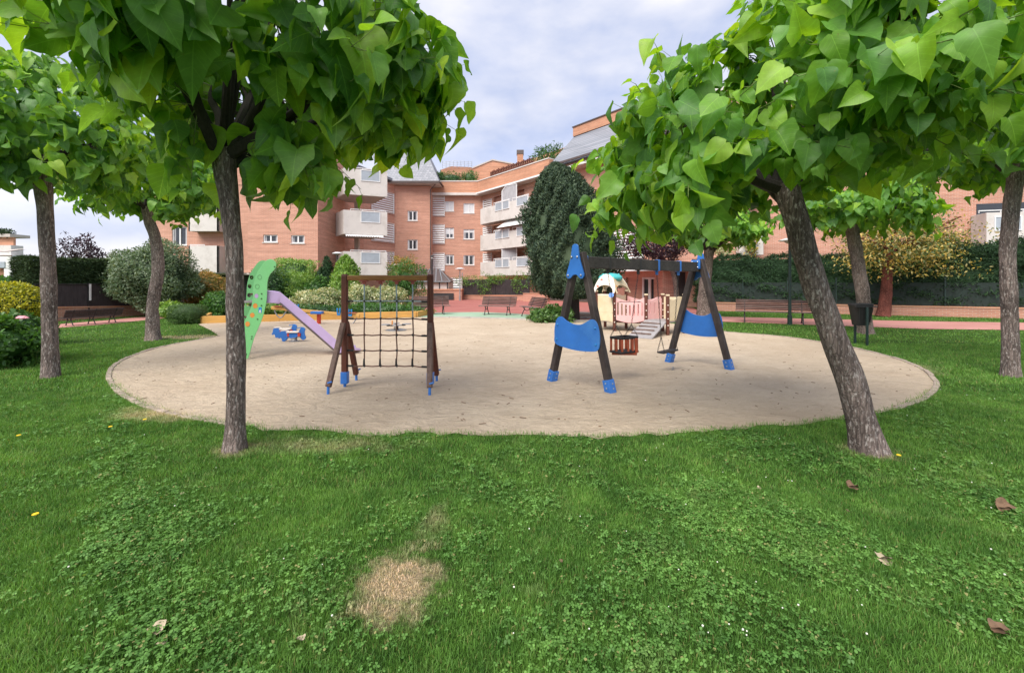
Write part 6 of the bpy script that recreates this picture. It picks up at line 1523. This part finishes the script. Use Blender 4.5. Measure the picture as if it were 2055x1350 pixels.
B_('ground_shrub', 'dark-leaved low planting under the left variegated shrub', 'shrub', (X_(640, 19.5), 19.7, .26), (1.9, .5, .26), 2600, .12, 'plant', amp=.2, stem=False)
B_('feathery_tree', 'small feathery green tree in front of the glazed pavilion', 'tree', (X_(808, 25), 25.5, 1.6), (1.05, .8, 1.1), 3600, .17, 'shrub', amp=.3, core=.5, shape=LONG)
B_('feathery_tree', 'thin reddish-green treetop above the net beam', 'tree', (X_(806, 28), 28.5, 2.5), (.8, .7, .75), 1000, .22, 'rusty', amp=.35, core=0, shape=LONG)

def crown_tree(name, label, trunk, rad, C, rads, n, size, mat, bark='bark_far', amp=.28, shape=SMALL, up=.2, shell=.45, core=0, k=2.2):
    trunk = [Vector(p) for p in trunk]; C = Vector(C); t = root(name, trunk[0], label, 'tree'); mb = MB(); trunk_mesh(mb, trunk, rad, 14, 5, .12, 3, 1.2); emit(mb, 'trunk', bark, t); mb = MB()
    for i in range(9):
        a = i*2.4; d = Vector((math.cos(a)*rads[0]*.7, math.sin(a)*rads[1]*.7, rads[2]*rnd.uniform(-.3, .7))); e = C+d
        mb.tube(spline([trunk[-1]-Vector((0, 0, .1)), trunk[-1].lerp(e, .5)+Vector((rnd.uniform(-.2, .2), 0, rnd.uniform(-.1, .2))), e], 4, False), [rad[-1]*.5*(1-.08*j) for j in range(9)], 6)
    emit(mb, 'limbs', bark, t)
    P_, N = blob_points(n, C, rads, amp, k, int(abs(C.x*7)) % 40, -1, shell); m_ = len(P_)
    v, f, c_, uv = leaves(P_, N*.5+nrs.normal(0, .7, (m_, 3))+np.array([0, 0, up]), N+nrs.normal(0, .7, (m_, 3))+np.array([0, 0, .4]), size*nrs.uniform(.6, 1.3, m_), shape, .3, .3, 0); np_mesh('crown', v, f, c_, mat, t); return t
crown_tree('plum_tree', 'dark purple plum tree in front of the entrance canopy, right of the conifer', [(X_(1357, 25.5), 25.5, 0), (X_(1356, 25.5), 25.5, 1.4), (X_(1345, 25.3), 25.3, 2.6)], [.17, .14, .12], (X_(1318, 25), 25, 3.85), (2.2, 1.7, 1.25), 6500, .16, 'purple', amp=.22)
crown_tree('golden_tree', 'yellow and green leaved tree with a reddish trunk in front of the right hedge', [G(1772, 635), pz(1778, 590, 19.7), pz(1782, 540, 19.6), pz(1790, 500, 19.5)], [.26, .22, .2, .17], (X_(1818, 19.2), 19.2, 3.35), (3.1, 1.6, 1.55), 9500, .13, 'golden', bark='bark_red', amp=.34, up=-.2, shell=.3)
crown_tree('plum_tree', 'distant purple-leaved tree poking above the clipped hedge at the left', [(X_(158, 30), 30, 0), (X_(158, 30), 30, 1.8), (X_(157, 30), 30, 3.0)], [.12, .1, .08], (X_(158, 30), 30, 3.75), (1.5, 1.0, 1.15), 900, .22, 'purple', amp=.35, up=.6)
crown_tree('plum_tree', 'second low purple-leaved treetop just left of the grey-green shrub', [(X_(205, 31), 31, 0), (X_(205, 31), 31, 1.5), (X_(205, 31), 31, 2.6)], [.12, .1, .08], (X_(203, 31), 31, 3.2), (1.2, .9, .55), 420, .22, 'purple', amp=.35, up=.4)
crown_tree('garden_tree', 'slender leafy sapling standing above the dark hedge in front of the right block', [(13.9, 24.9, 0), (13.9, 24.9, 1.5), (13.85, 24.9, 3.0)], [.08, .06, .05], (13.85, 24.9, 3.7), (.35, .35, .85), 360, .17, 'golden', amp=.3)
crown_tree('garden_tree', 'pale-leaved sapling above the hedge in front of the pale balcony', [(12.0, 24.6, 0), (12.0, 24.6, 1.5), (12.0, 24.6, 2.8)], [.08, .06, .05], (12.1, 24.6, 3.4), (.7, .5, .6), 380, .17, 'variegated', amp=.3)
crown_tree('garden_tree', 'green tree beyond the yellow ball shrub at the far left', [(X_(20, 26), 26, 0), (X_(20, 26), 26, .8), (X_(22, 26), 26, 1.2)], [.14, .12, .1], (X_(20, 26), 26, 1.0), (2.0, 1.4, .85), 3200, .2, 'shrub', amp=.2, shell=.7)

# ------------------------------------------------------------------ litter and flowers on the lawn
def dry(px_, py_, w, l, label, mat='dryleaf', crump=.5, seed=0, z=.022):
    global nrs
    c = G(px_, py_); sv_ = nrs; nrs = np.random.RandomState(seed+100); ang = nrs.uniform(0, 6.28) if seed < 50 else nrs.uniform(-.5, .5)
    T = np.array([[math.cos(ang), math.sin(ang), .12]]); n_ = 1 if seed < 50 else 2; mb = MB()
    for q in range(n_):
        v, f, cc, uv = leaves(np.array([[c.x-T[0, 0]*l*.5, c.y-T[0, 1]*l*.5+q*.012, z+q*.012]]), T+nrs.normal(0, .15, (1, 3))*q, np.array([[.1, -.35, 1.]])+nrs.normal(0, .25, (1, 3)), np.array([l*.62]), HEART, .35, .55, .09)
        v[:, 1] = c.y+(v[:, 1]-c.y)*(1 if seed < 50 else .75); v[:, 2] = np.maximum(v[:, 2], .008); fi = iter(f); mb.add([tuple(p) for p in v], [[next(fi) for _ in range(k)] for k in cc])
    nrs = sv_
    tag(emit(mb, 'dry_leaf', mat, loc=c), label, 'fallen leaf', 'dry leaves lying on the lawn')
dry(302, 1272, .075, .11, 'pale crumpled dry leaf standing in the grass at the lower left', crump=1.1, seed=1)
dry(318, 1300, .035, .06, 'small pale leaf scrap just below the crumpled leaf', seed=2)
dry(598, 1288, .018, .06, 'thin curled tan leaf near the bottom, left of the bare patch', seed=3)
dry(1720, 990, .075, .15, 'long brown bark-like leaf in the grass in front of the leaning trunk', 'dryleaf_brown', .8, 51, .045)
dry(1704, 1029, .03, .055, 'small reddish brown leaf below the long brown one', 'dryleaf_brown', .4, 5)
dry(1786, 1130, .045, .15, 'faded tan strip of dry leaf at the right, below the reddish scrap', 'dryleaf', .4, 52)
dry(2032, 1030, .06, .17, 'dark brown curled leaf at the right edge of the photo', 'dryleaf_brown', .6, 53, .04)
dry(2022, 1282, .045, .13, 'dark brown curled leaf in the lower right corner', 'dryleaf_brown', .6, 54, .04)
dry(370, 993, .03, .055, 'small tan leaf in the grass left of centre', seed=8)
dry(1522, 984, .025, .05, 'tiny orange-tan leaf in the middle of the right lawn', seed=9)
dry(1128, 1131, .02, .035, 'tiny reddish leaf scrap right of the bare patch', 'dryleaf_brown', .4, 10)
for (px_, py_, lab) in ((70, 1038, 'yellow dandelion at the left edge of the lawn'), (37, 875, 'yellow dandelion left of the front-left trunk, near the frame edge'), (290, 842, 'yellow dandelion close to the worn kerb at the left'), (221, 857, 'yellow dandelion on the lawn just left of the worn kerb'), (1803, 916, 'yellow dandelion beside the leaning trunk base')):
    c = G(px_, py_+8); mb = MB(); mb.tube([c, c+Vector((.003, 0, .045))], .0018, 5); t = root('dandelion', c, lab, 'flower', 'dandelions in the lawn'); emit(mb, 'stem', 'petiole', t); mb = MB()
    for q in range(16): a = q*.393; mb.tube([c+Vector((.003, 0, .045)), c+Vector((.003+math.cos(a)*.017, math.sin(a)*.017, .052))], [.0025, .0035], 4)
    mb.ball(c+Vector((.003, 0, .05)), .009, 8, (1, 1, .6)); emit(mb, 'flower_head', 'petal_y', t)
import os
build_lawn(1.0)
# bits of grit, twigs and leaf crumbs lying on the sand
mb = MB()
for k_ in range(420):
    y = 4.7+rnd.random()**1.3*13; x = rnd.uniform(-.95, .95)*y
    if not inside(np.array([x]), np.array([y]), pit)[0]: continue
    s_ = rnd.uniform(.006, .016); a = rnd.uniform(0, 3.14)
    if rnd.random() < .3: mb.bar((x, y, .018), (x+math.cos(a)*s_*5, y+math.sin(a)*s_*5, .022), .006, .006)
    else: mb.ball((x, y, .014), s_, 6, (1.3, .8, .5))
tag(emit(mb, 'grit', 'dryleaf_brown'), 'scattered grit, twigs and leaf crumbs on the sand', 'grit', kind='stuff')
